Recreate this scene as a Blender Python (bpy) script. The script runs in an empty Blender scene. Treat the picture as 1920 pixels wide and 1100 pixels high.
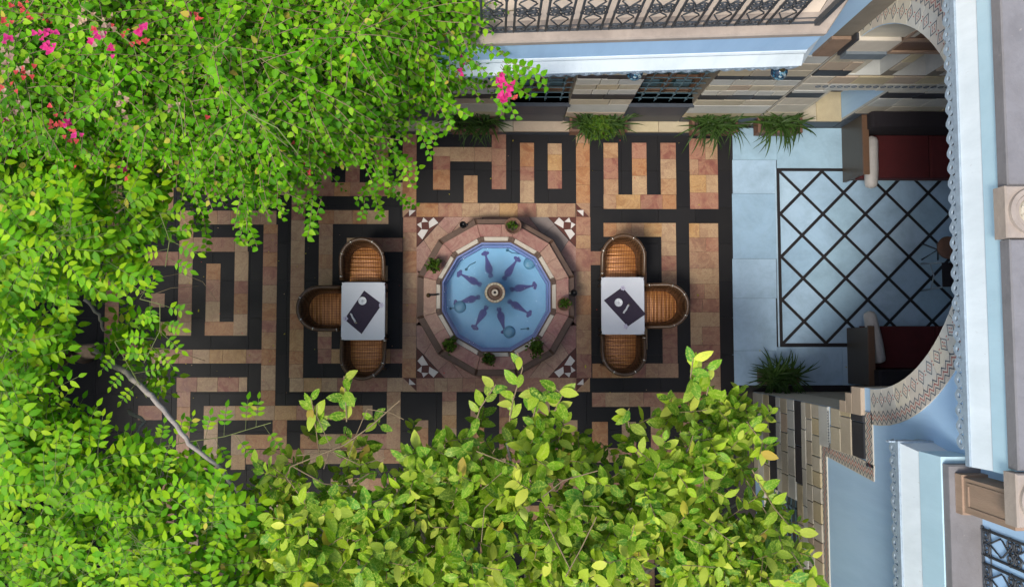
import bpy, bmesh, math, random
import numpy as np
from mathutils import Vector, Matrix, noise

random.seed(7)
rng = np.random.default_rng(11)
SC = bpy.context.scene
COL = SC.collection
R = math.radians

# ------------------------------------------------------------------ camera
F_PX, HC = 1500.0, 11.5                     # focal length in photo pixels, camera height
r3 = Vector((35, 88, 1500)).normalized()    # world up seen in camera axes
r1 = Vector((1500, 0, -35)).normalized()
r2 = r3.cross(r1)
ROT = Matrix((r1, r2, r3))                  # camera -> world
cam_d = bpy.data.cameras.new('camera')
cam = bpy.data.objects.new('camera', cam_d)
COL.objects.link(cam)
cam.matrix_world = Matrix.Translation((0, 0, HC)) @ ROT.to_4x4()
cam_d.sensor_width = 36
cam_d.lens = F_PX / 1920 * 36
cam_d.clip_end = 500
SC.camera = cam

# ------------------------------------------------------------------ light
SUN_EL, SUN_AZ = 63, 226                    # degrees; azimuth clockwise from north
w = bpy.data.worlds.new('World'); SC.world = w; w.use_nodes = True
nt = w.node_tree
sky = nt.nodes.new('ShaderNodeTexSky'); sky.sky_type = 'NISHITA'; sky.sun_disc = False
sky.sun_elevation = R(SUN_EL); sky.sun_rotation = R(SUN_AZ)
sky.air_density = 1.0; sky.dust_density = 2.5; sky.ozone_density = 1.0
bg = nt.nodes['Background']; bg.inputs['Strength'].default_value = 0.14
nt.links.new(sky.outputs[0], bg.inputs[0])
sun_d = bpy.data.lights.new('sun', 'SUN'); sun_d.energy = 1.5; sun_d.angle = R(14)
sun_d.color = (1.0, 0.95, 0.87)
sun = bpy.data.objects.new('sun', sun_d); COL.objects.link(sun)
sd = Vector((math.cos(R(SUN_EL)) * math.sin(R(SUN_AZ)), math.cos(R(SUN_EL)) * math.cos(R(SUN_AZ)), math.sin(R(SUN_EL))))
sun.rotation_euler = sd.to_track_quat('Z', 'Y').to_euler()
sun.location = (0, 0, 20)
vs = SC.view_settings
vs.view_transform = 'Standard'; vs.look = 'None'; vs.gamma = 1; vs.exposure = 1.08
vs.use_curve_mapping = False
SC.cycles.max_bounces = 8
SC.cycles.transparent_max_bounces = 16

# ------------------------------------------------------------------ measuring helpers (photo survey -> metres)
def ray(px, py):
    return ROT @ Vector((px - 960, 550 - py, -F_PX))
def P(px, py, z=0.0):
    d = ray(px, py); t = (z - HC) / d.z
    return Vector((0, 0, HC)) + d * t
def PROJ(p):
    c = ROT.transposed() @ (Vector(p) - Vector((0, 0, HC)))
    return 960 + F_PX * c.x / -c.z, 550 - F_PX * c.y / -c.z

# ------------------------------------------------------------------ object helpers
def tag(o, label=None, cat=None, group=None, kind=None):
    if label: o['label'] = label
    if cat: o['category'] = cat
    if group: o['group'] = group
    if kind: o['kind'] = kind
    return o
def empty(name, loc=(0, 0, 0), rz=0.0):
    o = bpy.data.objects.new(name, None); COL.objects.link(o)
    o.location = loc; o.rotation_euler = (0, 0, rz); o.empty_display_size = 0.1
    return o
def link(name, me, parent=None, loc=None, rot=None, scale=None):
    o = bpy.data.objects.new(name, me); COL.objects.link(o)
    if parent: o.parent = parent
    if loc is not None: o.location = loc
    if rot is not None: o.rotation_euler = rot
    if scale is not None: o.scale = scale
    return o
class MB:
    """collects simple solids into one mesh"""
    def __init__(s): s.v = []; s.f = []; s.m = []; s.mi = 0
    def add(s, vs_, fs):
        b = len(s.v); s.v += [tuple(v) for v in vs_]
        for f in fs: s.f.append(tuple(i + b for i in f)); s.m.append(s.mi)
        return s
    def box(s, a, b):
        x0, y0, z0 = a; x1, y1, z1 = b
        return s.add([(x0,y0,z0),(x1,y0,z0),(x1,y1,z0),(x0,y1,z0),(x0,y0,z1),(x1,y0,z1),(x1,y1,z1),(x0,y1,z1)],
              [(3,2,1,0),(4,5,6,7),(0,1,5,4),(1,2,6,5),(2,3,7,6),(3,0,4,7)])
    def prism(s, poly, z0, z1, inset=0.0):
        n = len(poly); cx = sum(p[0] for p in poly) / n; cy = sum(p[1] for p in poly) / n
        top = []
        for p in poly:
            d = Vector((p[0] - cx, p[1] - cy)); L = max(d.length, 1e-6); k = max(0, 1 - inset / L)
            top.append((cx + d.x * k, cy + d.y * k, z1))
        if inset:
            zc = z1 - min(inset, (z1 - z0) * 0.8)
            mid = [(p[0], p[1], zc) for p in poly]
            v = [(p[0], p[1], z0) for p in poly] + mid + top
            f = [tuple(range(n - 1, -1, -1)), tuple(range(2 * n, 3 * n))]
            for k in (0, n):
                f += [(k + i, k + (i + 1) % n, k + n + (i + 1) % n, k + n + i) for i in range(n)]
        else:
            v = [(p[0], p[1], z0) for p in poly] + top
            f = [tuple(range(n - 1, -1, -1)), tuple(range(n, 2 * n))] + [(i, (i + 1) % n, n + (i + 1) % n, n + i) for i in range(n)]
        return s.add(v, f)
    def tube(s, pts, r, sides=6, closed=False, r1_=None):
        pts = [Vector(p) for p in pts]; n = len(pts); vv = []
        up = Vector((0, 0, 1))
        for i, p in enumerate(pts):
            a = pts[(i - 1) % n] if (i or closed) else p
            b = pts[(i + 1) % n] if (i < n - 1 or closed) else p
            t = (b - a)
            t = t.normalized() if t.length > 1e-9 else Vector((0, 0, 1))
            u = t.cross(up if abs(t.z) < .95 else Vector((1, 0, 0))).normalized(); q = u.cross(t)
            rr = r if r1_ is None else r + (r1_ - r) * i / max(1, n - 1)
            for k in range(sides):
                a_ = 2 * math.pi * k / sides
                vv.append(p + u * (rr * math.cos(a_)) + q * (rr * math.sin(a_)))
        fs = []
        m = n if closed else n - 1
        for i in range(m):
            j = (i + 1) % n
            for k in range(sides):
                l = (k + 1) % sides
                fs.append((i * sides + k, i * sides + l, j * sides + l, j * sides + k))
        if not closed:
            fs.append(tuple(range(sides - 1, -1, -1))); fs.append(tuple((n - 1) * sides + k for k in range(sides)))
        return s.add(vv, fs)
    def lathe(s, prof, n=20, c=(0, 0, 0)):
        v = []; f = []
        for (r_, z) in prof:
            for k in range(n):
                a = 2 * math.pi * k / n
                v.append((c[0] + r_ * math.cos(a), c[1] + r_ * math.sin(a), c[2] + z))
        for i in range(len(prof) - 1):
            for k in range(n):
                l = (k + 1) % n
                f.append((i * n + k, i * n + l, (i + 1) * n + l, (i + 1) * n + k))
        f.append(tuple(range(n - 1, -1, -1))); f.append(tuple((len(prof) - 1) * n + k for k in range(n)))
        return s.add(v, f)
    def mesh(s, name, mats, smooth=False):
        me = bpy.data.meshes.new(name); me.from_pydata(s.v, [], s.f)
        for m in (mats if isinstance(mats, (list, tuple)) else [mats]): me.materials.append(m)
        if isinstance(mats, (list, tuple)): me.polygons.foreach_set('material_index', s.m)
        if smooth: me.polygons.foreach_set('use_smooth', [True] * len(s.f))
        me.update(); return me
    def build(s, name, mats, parent=None, smooth=False, **k):
        return link(name, s.mesh(name, mats, smooth), parent, **k)

# ------------------------------------------------------------------ materials
def newmat(name):
    m = bpy.data.materials.new(name); m.use_nodes = True
    t = m.node_tree; b = t.nodes['Principled BSDF']
    return m, t, b
def ramp(t, cols, const=False):
    n = t.nodes.new('ShaderNodeValToRGB'); e = n.color_ramp
    if const: e.interpolation = 'CONSTANT'
    while len(e.elements) < len(cols): e.elements.new(0.5)
    for i, c in enumerate(cols):
        if len(c) == 2: pos, cc = c
        else: pos, cc = (i / len(cols) if const else i / max(1, len(cols) - 1)), c
        e.elements[i].position = pos; e.elements[i].color = (*cc, 1)
    return n
def noise_n(t, scale, detail=4, rough=.55, dist=0, coord='Object', vec=None):
    n = t.nodes.new('ShaderNodeTexNoise'); n.inputs['Scale'].default_value = scale
    n.inputs['Detail'].default_value = detail; n.inputs['Roughness'].default_value = rough; n.inputs['Distortion'].default_value = dist
    if vec is None:
        tc = t.nodes.new('ShaderNodeTexCoord') if coord != 'World' else t.nodes.new('ShaderNodeNewGeometry')
        vec = tc.outputs[coord] if coord != 'World' else tc.outputs['Position']
    t.links.new(vec, n.inputs['Vector']); return n
def mix(t, a, b, fac, mode='MIX'):
    n = t.nodes.new('ShaderNodeMix'); n.data_type = 'RGBA'; n.blend_type = mode
    for sock, val in ((6, a), (7, b), (0, fac)):
        if hasattr(val, 'is_linked'): t.links.new(val, n.inputs[sock])
        elif sock == 0: n.inputs[0].default_value = val
        else: n.inputs[sock].default_value = (*val, 1)
    return n.outputs[2]
def math_n(t, op, a, b=None, c=None):
    n = t.nodes.new('ShaderNodeMath'); n.operation = op
    for i, v in enumerate((a, b, c)):
        if v is None: continue
        if hasattr(v, 'is_linked'): t.links.new(v, n.inputs[i])
        else: n.inputs[i].default_value = v
    return n.outputs[0]
def bump(t, b, h, strength=.3, dist=.01):
    n = t.nodes.new('ShaderNodeBump'); n.inputs['Strength'].default_value = strength; n.inputs['Distance'].default_value = dist
    t.links.new(h, n.inputs['Height']); t.links.new(n.outputs[0], b.inputs['Normal'])
def surf(name, cols, scale=6, rough=.6, per_object=None, bump_s=.25, grime=.25, metallic=0, spec=.5, grime_col=(.05, .045, .04), detail=5, stretch=None, chips=False):
    """mottled surface; per_object = list of colours picked by the object's random number"""
    m, t, b = newmat(name)
    geo = t.nodes.new('ShaderNodeNewGeometry')
    vec = geo.outputs['Position']
    if per_object:
        oi = t.nodes.new('ShaderNodeObjectInfo')
        off = t.nodes.new('ShaderNodeVectorMath'); off.operation = 'ADD'
        mul = math_n(t, 'MULTIPLY', oi.outputs['Random'], 37.0)
        t.links.new(vec, off.inputs[0]); t.links.new(mul, off.inputs[1]); vec = off.outputs[0]
    if stretch:
        mp = t.nodes.new('ShaderNodeMapping'); mp.inputs['Scale'].default_value = stretch
        t.links.new(vec, mp.inputs[0]); vec = mp.outputs[0]
    n = noise_n(t, scale, detail, .6, .6, vec=vec)
    rp = ramp(t, cols); t.links.new(n.outputs['Fac'], rp.inputs[0]); c = rp.outputs[0]
    if per_object:
        r2_ = ramp(t, per_object, const=True); t.links.new(oi.outputs['Random'], r2_.inputs[0])
        c = mix(t, r2_.outputs[0], c, .38)
    if grime:
        n2 = noise_n(t, scale * .35, 6, .7, .3, vec=vec)
        g = ramp(t, [(.42, (0, 0, 0)), (.75, (1, 1, 1))]); t.links.new(n2.outputs['Fac'], g.inputs[0])
        c = mix(t, c, grime_col, math_n(t, 'MULTIPLY', g.outputs[0], grime))
    if chips:
        n5 = noise_n(t, 17, 7, .72, 0, vec=vec); ch_ = ramp(t, [(.665, (0, 0, 0)), (.69, (1, 1, 1))]); t.links.new(n5.outputs['Fac'], ch_.inputs[0])
        c = mix(t, c, (.30, .27, .24), math_n(t, 'MULTIPLY', ch_.outputs[0], .7))
    t.links.new(c, b.inputs['Base Color'])
    b.inputs['Roughness'].default_value = rough; b.inputs['Metallic'].default_value = metallic
    b.inputs['Specular IOR Level'].default_value = spec
    if bump_s:
        n3 = noise_n(t, scale * 6, 4, .6, 0, vec=vec); bump(t, b, n3.outputs['Fac'], bump_s, .006)
    return m

M = {}
# marble paving: every tile picks its own stone
def marble_mat(name='rose_and_ochre_marble', pal=None, tones=None, blotch=.42):
    m, t, b = newmat(name)
    oi = t.nodes.new('ShaderNodeObjectInfo'); geo = t.nodes.new('ShaderNodeNewGeometry')
    rr = math_n(t, 'FRACT', math_n(t, 'ADD', oi.outputs['Random'], geo.outputs['Random Per Island']))
    pal = pal or [(.42,.25,.12),(.33,.155,.105),(.48,.35,.20),(.25,.085,.068),(.41,.18,.055),(.39,.245,.135),(.31,.125,.095),(.48,.29,.10),(.41,.29,.17),(.23,.078,.062),(.37,.155,.05),(.36,.22,.135),(.45,.33,.20)]
    rp = ramp(t, pal, const=True); t.links.new(rr, rp.inputs[0])
    off = t.nodes.new('ShaderNodeVectorMath'); off.operation = 'ADD'
    t.links.new(geo.outputs['Position'], off.inputs[0]); t.links.new(math_n(t, 'MULTIPLY', rr, 53.0), off.inputs[1])
    v = off.outputs[0]
    n1 = noise_n(t, 5.5, 6, .65, 1.2, vec=v)
    r1_ = ramp(t, tones or [(.33,(.16,.055,.048)),(.45,(.33,.17,.10)),(.55,(.48,.32,.18)),(.68,(.25,.105,.085))]); t.links.new(n1.outputs['Fac'], r1_.inputs[0])
    c = mix(t, rp.outputs[0], r1_.outputs[0], blotch)
    n2 = noise_n(t, 9, 8, .75, 2.5, vec=v)
    vein = ramp(t, [(.47,(0,0,0)),(.5,(1,1,1)),(.53,(0,0,0))]); t.links.new(n2.outputs['Fac'], vein.inputs[0])
    c = mix(t, c, (.16,.075,.06), math_n(t, 'MULTIPLY', vein.outputs[0], .55))
    n3 = noise_n(t, 70, 3, .7, 0, vec=v)
    pit = ramp(t, [(.30,(1,1,1)),(.36,(0,0,0))]); t.links.new(n3.outputs['Fac'], pit.inputs[0])
    c = mix(t, c, (.10,.055,.04), math_n(t, 'MULTIPLY', pit.outputs[0], .6))
    n4 = noise_n(t, .55, 4, .6, .3, coord='World')
    dirt = ramp(t, [(.4,(0,0,0)),(.7,(1,1,1))]); t.links.new(n4.outputs['Fac'], dirt.inputs[0])
    c = mix(t, c, (.13,.085,.06), math_n(t, 'MULTIPLY', dirt.outputs[0], .35))
    t.links.new(c, b.inputs['Base Color'])
    rg = ramp(t, [(.3,(.3,.3,.3)),(.7,(.55,.55,.55))]); t.links.new(n1.outputs['Fac'], rg.inputs[0]); t.links.new(rg.outputs[0], b.inputs['Roughness'])
    b.inputs['Specular IOR Level'].default_value = .35
    bump(t, b, n3.outputs['Fac'], .12, .003)
    return m
M['marble'] = marble_mat()
MAUVE = marble_mat('mauve_marble', [(.37,.19,.155),(.43,.28,.20),(.33,.145,.125),(.39,.24,.20),(.45,.31,.21),(.31,.125,.11)], [(.34,(.17,.055,.05)),(.45,(.29,.13,.105)),(.55,(.40,.25,.185)),(.68,(.24,.09,.08))], .5)
M['basalt'] = surf('black_basalt', [(.006,.006,.007),(.012,.012,.014),(.008,.008,.009)], 4, .5, per_object=[(.007,.007,.008),(.010,.010,.012),(.012,.0115,.012),(.008,.008,.010),(.011,.010,.011)], bump_s=.15, grime=.35, grime_col=(.022,.02,.018), spec=.22)
M['grout'] = surf('dark_grout', [(.035,.03,.026),(.06,.05,.04)], 9, .9, grime=0)
M['mauve'] = MAUVE
M['ringstone'] = surf('brown_rim_stone', [(.055,.032,.022),(.115,.07,.05),(.075,.047,.034)], 9, .5, bump_s=.3, grime=.5, grime_col=(.03,.02,.015), spec=.3)
M['creamstone'] = surf('cream_marble_strip', [(.42,.37,.30),(.55,.50,.42)], 9, .4, bump_s=.1, grime=.3, grime_col=(.2,.17,.13))
M['brownstone'] = surf('red_brown_inlay', [(.075,.022,.016),(.11,.036,.026)], 10, .5, bump_s=.1, grime=.2, spec=.25)
M['whiteinlay'] = surf('white_inlay', [(.55,.52,.50),(.66,.63,.60)], 10, .4, bump_s=.05, grime=.25, grime_col=(.3,.26,.22))
M['greystone'] = surf('grey_repair_stone', [(.16,.13,.12),(.21,.17,.155)], 8, .55, bump_s=.2)
M['bluemarble'] = surf('pale_blue_marble', [(.26,.40,.54),(.38,.52,.64),(.31,.46,.59)], 7, .45, per_object=[(.27,.41,.55),(.37,.51,.63),(.22,.36,.50),(.32,.46,.60),(.25,.40,.50)], bump_s=.12, grime=.5, grime_col=(.14,.21,.27), spec=.4)
M['lattice'] = surf('black_lattice_inlay', [(.008,.007,.009),(.016,.013,.014)], 12, .45, grime=0, bump_s=.1)
M['poolblue'] = surf('pool_paint', [(.18,.39,.60),(.27,.49,.68),(.22,.44,.64)], 3, .5, bump_s=.05, grime=.4, grime_col=(.11,.25,.37))
M['poolside'] = surf('pool_wall_paint', [(.14,.18,.40),(.21,.26,.50)], 8, .45, bump_s=.2, grime=.3, grime_col=(.05,.07,.16))
M['poolstar'] = surf('violet_inlay', [(.055,.045,.19),(.085,.065,.25)], 14, .5, bump_s=.05, grime=.2)
M['lampblue'] = surf('underwater_lamp_glass', [(.09,.25,.37),(.14,.31,.43)], 20, .4, bump_s=.1)
M['cable'] = surf('cable_teal', [(.02,.10,.16),(.03,.14,.2)], 10, .5, grime=0, bump_s=0)
M['terracotta'] = surf('dark_terracotta', [(.10,.048,.03),(.16,.08,.05),(.075,.04,.028)], 14, .7, bump_s=.4, grime=.4)
M['soil'] = surf('soil', [(.02,.014,.01),(.06,.04,.025)], 40, .95, bump_s=.8)
M['blackmetal'] = surf('black_metal', [(.008,.008,.009),(.02,.02,.022)], 30, .35, grime=0, metallic=.6, bump_s=.1)
M['iron'] = surf('wrought_iron', [(.035,.04,.045),(.075,.082,.09)], 30, .5, metallic=.3, grime=.3, bump_s=.2, grime_col=(.09,.085,.08))
M['bluegrille'] = surf('blue_green_grille_paint', [(.05,.10,.13),(.08,.15,.18)], 30, .45, grime=.3, bump_s=.1)
M['trim'] = surf('blue_grey_cast_trim', [(.22,.29,.35),(.32,.40,.46),(.18,.24,.29)], 40, .5, metallic=.1, grime=.35, bump_s=.2, grime_col=(.03,.04,.05))
M['white'] = surf('white_paint', [(.58,.65,.67),(.65,.71,.72)], 2.2, .6, bump_s=.2, grime=.5, grime_col=(.38,.44,.45), detail=9, stretch=(3,3,1), chips=True)
M['cyan'] = surf('pale_cyan_paint', [(.43,.62,.69),(.49,.67,.73)], 2, .6, bump_s=.2, grime=.4, grime_col=(.30,.45,.50), detail=9, stretch=(3,3,.8), chips=True)
M['bluewall'] = surf('sky_blue_plaster', [(.34,.53,.72),(.42,.60,.78)], 1.6, .75, bump_s=.25, grime=.45, grime_col=(.24,.37,.54), detail=9, stretch=(3.5,3.5,.6), chips=False)
M['slab'] = surf('weathered_balcony_stone', [(.25,.205,.165),(.35,.29,.235),(.29,.24,.20)], 6, .8, bump_s=.5, grime=.55, grime_col=(.12,.10,.085), detail=9, chips=True)
M['creamfloor'] = surf('cream_balcony_tile', [(.52,.43,.32),(.60,.50,.39)], 4, .55, bump_s=.1, grime=.2, grime_col=(.4,.32,.25))
M['roofstone'] = surf('grey_lilac_roof_stone', [(.11,.108,.112),(.19,.184,.186),(.145,.14,.142)], 5, .8, bump_s=.6, grime=.6, grime_col=(.12,.11,.105), detail=9, chips=True)
M['stone'] = surf('honey_limestone', [(.30,.265,.19),(.45,.40,.30),(.37,.325,.235)], 7, .8, per_object=[(.42,.375,.28),(.46,.42,.34),(.44,.36,.20),(.36,.31,.24),(.48,.45,.39),(.38,.28,.21),(.42,.385,.29),(.45,.37,.23)], bump_s=.5, grime=.35, grime_col=(.17,.145,.11))
M['palestone'] = surf('pale_limestone', [(.40,.41,.38),(.52,.52,.47)], 6, .8, per_object=[(.45,.46,.44),(.51,.49,.42),(.42,.43,.41),(.48,.44,.36)], bump_s=.4, grime=.35, grime_col=(.2,.19,.16))
M['blackstone'] = surf('black_basalt_course', [(.016,.017,.021),(.034,.036,.043)], 8, .55, per_object=[(.022,.024,.03),(.032,.034,.041),(.026,.027,.033)], bump_s=.4, grime=.3, grime_col=(.07,.07,.07))
M['navy'] = surf('dark_blue_plinth', [(.035,.045,.062),(.055,.068,.088)], 5, .5, bump_s=.2, grime=.35, grime_col=(.03,.03,.033))
M['painted'] = surf('painted_cream_plaster', [(.50,.49,.43),(.62,.60,.53)], 6, .8, per_object=[(.50,.49,.43),(.56,.50,.37),(.48,.47,.42),(.52,.45,.36)], bump_s=.3, grime=.3, grime_col=(.26,.22,.17))
M['slate'] = surf('blue_grey_slate', [(.10,.13,.155),(.17,.20,.22)], 6, .6, bump_s=.3, grime=.3)
M['brownblock'] = surf('brown_sandstone', [(.20,.125,.08),(.28,.19,.13)], 9, .85, bump_s=.6, grime=.4)
M['mortar'] = surf('mortar', [(.15,.13,.10),(.21,.185,.145)], 9, .95, bump_s=.3)
M['wood'] = surf('brown_wood', [(.085,.042,.022),(.14,.075,.042),(.105,.055,.032)], 6, .5, stretch=(6,6,.7), bump_s=.3, grime=.3)
M['oldwood'] = surf('weathered_wood', [(.22,.14,.09),(.32,.22,.15),(.26,.17,.11)], 5, .65, stretch=(6,6,.8), bump_s=.4, grime=.3, grime_col=(.1,.07,.05))
M['sofawood'] = surf('dark_sofa_wood', [(.05,.036,.022),(.075,.055,.034)], 5, .4, stretch=(5,.7,5), bump_s=.2, grime=.3)
M['red'] = surf('dark_red_upholstery', [(.05,.003,.004),(.085,.006,.007)], 9, .85, bump_s=.3, grime=.3, grime_col=(.03,.003,.004))
M['blackcloth'] = surf('black_upholstery', [(.008,.006,.009),(.016,.012,.016)], 30, .9, bump_s=.3, grime=0)
M['bolster'] = surf('silver_bolster_cloth', [(.36,.34,.32),(.52,.50,.47)], 12, .5, bump_s=.5, grime=.3, grime_col=(.2,.18,.17))
M['tablewhite'] = surf('white_table_top', [(.56,.59,.65),(.62,.65,.70)], 5, .5, bump_s=.05, grime=.12, grime_col=(.4,.42,.47))
M['runner'] = surf('plum_cloth', [(.022,.014,.032),(.034,.022,.046)], 30, .8, bump_s=.2, grime=0)
M['lace'] = surf('lilac_embroidery', [(.42,.40,.55),(.58,.56,.66)], 60, .8, bump_s=.5, grime=0)
M['porcelain'] = surf('white_porcelain', [(.72,.75,.79),(.78,.8,.82)], 5, .2, bump_s=0, grime=0)
M['napkin'] = surf('grey_white_napkin', [(.48,.50,.54),(.62,.64,.66)], 20, .7, bump_s=.3, grime=0)
M['varnish'] = surf('varnished_rail', [(.06,.03,.014),(.125,.07,.036)], 24, .35, bump_s=.15, grime=.3)
M['steel'] = surf('bright_ferrule', [(.5,.46,.40),(.66,.62,.55)], 20, .25, metallic=.8, grime=0, bump_s=0)
M['bark'] = surf('grey_bark', [(.20,.17,.14),(.32,.28,.24),(.14,.115,.095)], 14, .9, bump_s=.8, grime=.4)
M['darkbark'] = surf('brown_bark', [(.06,.04,.028),(.11,.08,.055)], 16, .9, bump_s=.9, grime=.3)
M['twig'] = surf('twig', [(.16,.12,.06),(.24,.17,.09)], 16, .8, bump_s=.3, grime=0)
M['greentwig'] = surf('green_twig', [(.10,.13,.03),(.18,.20,.06)], 16, .7, bump_s=.2, grime=0)
M['darkshutter'] = surf('dark_green_shutter', [(.018,.035,.032),(.035,.055,.05)], 7, .5, bump_s=.2, grime=.3)
M['lampbase'] = surf('aged_brass', [(.10,.07,.03),(.2,.15,.07)], 20, .4, metallic=.7, grime=.4)

def cane_mat(name, dark, lit, freq):
    m, t, b = newmat(name)
    tc = t.nodes.new('ShaderNodeTexCoord'); sp = t.nodes.new('ShaderNodeSeparateXYZ'); t.links.new(tc.outputs['Object'], sp.inputs[0])
    row = math_n(t, 'SINE', math_n(t, 'MULTIPLY', sp.outputs['Y'], freq))
    cellx = math_n(t, 'SINE', math_n(t, 'MULTIPLY', math_n(t, 'ADD', sp.outputs['X'], sp.outputs['Y']), 135.0))
    celly = math_n(t, 'SINE', math_n(t, 'MULTIPLY', math_n(t, 'SUBTRACT', sp.outputs['X'], sp.outputs['Y']), 135.0))
    wv = math_n(t, 'MULTIPLY', cellx, celly)
    band = ramp(t, [(.0, (.42, .42, .42)), (.6, (.48, .48, .48)), (.88, (.6, .6, .6)), (1, (.85, .85, .85))]); t.links.new(math_n(t, 'MULTIPLY_ADD', row, .5, .5), band.inputs[0])
    n = noise_n(t, 9, 4, .6, .3)
    k = math_n(t, 'MULTIPLY_ADD', wv, .8, .6)
    k2 = math_n(t, 'MULTIPLY', math_n(t, 'MULTIPLY', k, band.outputs[0]), math_n(t, 'MULTIPLY_ADD', n.outputs['Fac'], 1.6, .2))
    c = mix(t, dark, lit, k2)
    t.links.new(c, b.inputs['Base Color']); b.inputs['Roughness'].default_value = .32
    b.inputs['Metallic'].default_value = .25
    bump(t, b, math_n(t, 'ADD', wv, row), .5, .003)
    return m
M['caneseat'] = cane_mat('gold_woven_seat', (.13, .03, .007), (.80, .36, .095), 112.0)
M['caneback'] = cane_mat('dark_woven_back', (.03, .014, .007), (.17, .088, .042), 150.0)

def leaf_mat(name, cols, trans=.35, rough=.42, vein=(.25, .4, .06), vein_amt=.3, mottling=None):
    m, t, b = newmat(name)
    geo = t.nodes.new('ShaderNodeNewGeometry'); oi = t.nodes.new('ShaderNodeObjectInfo')
    rr = math_n(t, 'FRACT', math_n(t, 'ADD', oi.outputs['Random'], geo.outputs['Random Per Island']))
    rp = ramp(t, cols); t.links.new(rr, rp.inputs[0]); c = rp.outputs[0]
    nz = noise_n(t, 1.6, 3, .5, 0, coord='World')
    big = ramp(t, [(.35, (.8, .8, .8)), (.65, (1.15, 1.12, 1.0))]); t.links.new(nz.outputs['Fac'], big.inputs[0])
    c = mix(t, c, big.outputs[0], 1.0, 'MULTIPLY')
    uv = t.nodes.new('ShaderNodeUVMap'); uv.uv_map = 'leaf'
    sp = t.nodes.new('ShaderNodeSeparateXYZ'); t.links.new(uv.outputs[0], sp.inputs[0])
    ax = math_n(t, 'ABSOLUTE', sp.outputs['X'])
    mid = ramp(t, [(0, (1, 1, 1)), (.12, (0, 0, 0))]); t.links.new(ax, mid.inputs[0])
    side = math_n(t, 'SINE', math_n(t, 'ADD', math_n(t, 'MULTIPLY', sp.outputs['Y'], 44), math_n(t, 'MULTIPLY', ax, -9)))
    sv = ramp(t, [(.86, (0, 0, 0)), (1, (.5, .5, .5))]); t.links.new(side, sv.inputs[0])
    va = math_n(t, 'MULTIPLY', math_n(t, 'MAXIMUM', mid.outputs[0], sv.outputs[0]), vein_amt)
    if mottling:
        n2 = noise_n(t, 55, 4, .6, .5, coord='World')
        mm = ramp(t, [(.5, (0, 0, 0)), (.62, (1, 1, 1))]); t.links.new(n2.outputs['Fac'], mm.inputs[0])
        c = mix(t, c, mottling, math_n(t, 'MULTIPLY', mm.outputs[0], .55))
    c = mix(t, c, vein, va)
    t.links.new(c, b.inputs['Base Color']); b.inputs['Roughness'].default_value = rough; b.inputs['Specular IOR Level'].default_value = .13
    tr = t.nodes.new('ShaderNodeBsdfTranslucent')
    warm = mix(t, c, (1.1, 1.15, .45), 1.0, 'MULTIPLY'); t.links.new(warm, tr.inputs[0])
    ms = t.nodes.new('ShaderNodeMixShader'); ms.inputs[0].default_value = trans
    t.links.new(b.outputs[0], ms.inputs[1]); t.links.new(tr.outputs[0], ms.inputs[2])
    t.links.new(ms.outputs[0], t.nodes['Material Output'].inputs['Surface'])
    return m
M['boug'] = leaf_mat('bougainvillea_leaf', [(.035,.15,.003),(.07,.27,.004),(.13,.38,.005),(.055,.21,.003),(.18,.44,.008),(.09,.31,.004),(.28,.50,.02),(.045,.18,.004)], .34, .45, (.26,.46,.03), .22)
M['vine'] = leaf_mat('pinnate_vine_leaf', [(.05,.19,.003),(.10,.32,.004),(.18,.42,.005),(.07,.25,.003),(.28,.48,.006),(.13,.36,.004),(.34,.50,.01),(.09,.28,.004)], .34, .48, (.3,.5,.03), .18)
M['citrus'] = leaf_mat('citrus_leaf', [(.04,.13,.008),(.11,.27,.010),(.21,.38,.012),(.06,.19,.012),(.34,.48,.02),(.14,.32,.014),(.07,.23,.03),(.58,.62,.09),(.05,.16,.02),(.30,.46,.03),(.42,.52,.06),(.10,.27,.02)], .32, .38, (.46,.56,.10), .5, mottling=(.46,.54,.08))
M['oldleaf'] = leaf_mat('yellowing_leaf', [(.40,.36,.04),(.48,.45,.06),(.42,.30,.06)], .35, .5, (.5,.42,.1), .3)
M['bush'] = leaf_mat('pot_bush_leaf', [(.02,.055,.006),(.035,.09,.009),(.07,.13,.012),(.045,.08,.012)], .25, .45)
M['spider'] = leaf_mat('strap_leaf', [(.010,.034,.007),(.018,.052,.009),(.03,.072,.011),(.014,.042,.008)], .2, .4, (.22,.29,.11), .7)
M['pink'] = leaf_mat('magenta_bract', [(.62,.03,.22),(.72,.05,.30),(.55,.02,.16)], .4, .6, (.7,.15,.35), .3)
M['redbract'] = leaf_mat('red_bract', [(.60,.06,.07),(.66,.10,.10),(.5,.04,.05)], .4, .6, (.7,.2,.15), .3)
M['dry'] = leaf_mat('dry_bract', [(.36,.22,.17),(.45,.32,.24),(.30,.16,.13)], .3, .7, (.4,.3,.2), .3)

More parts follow.
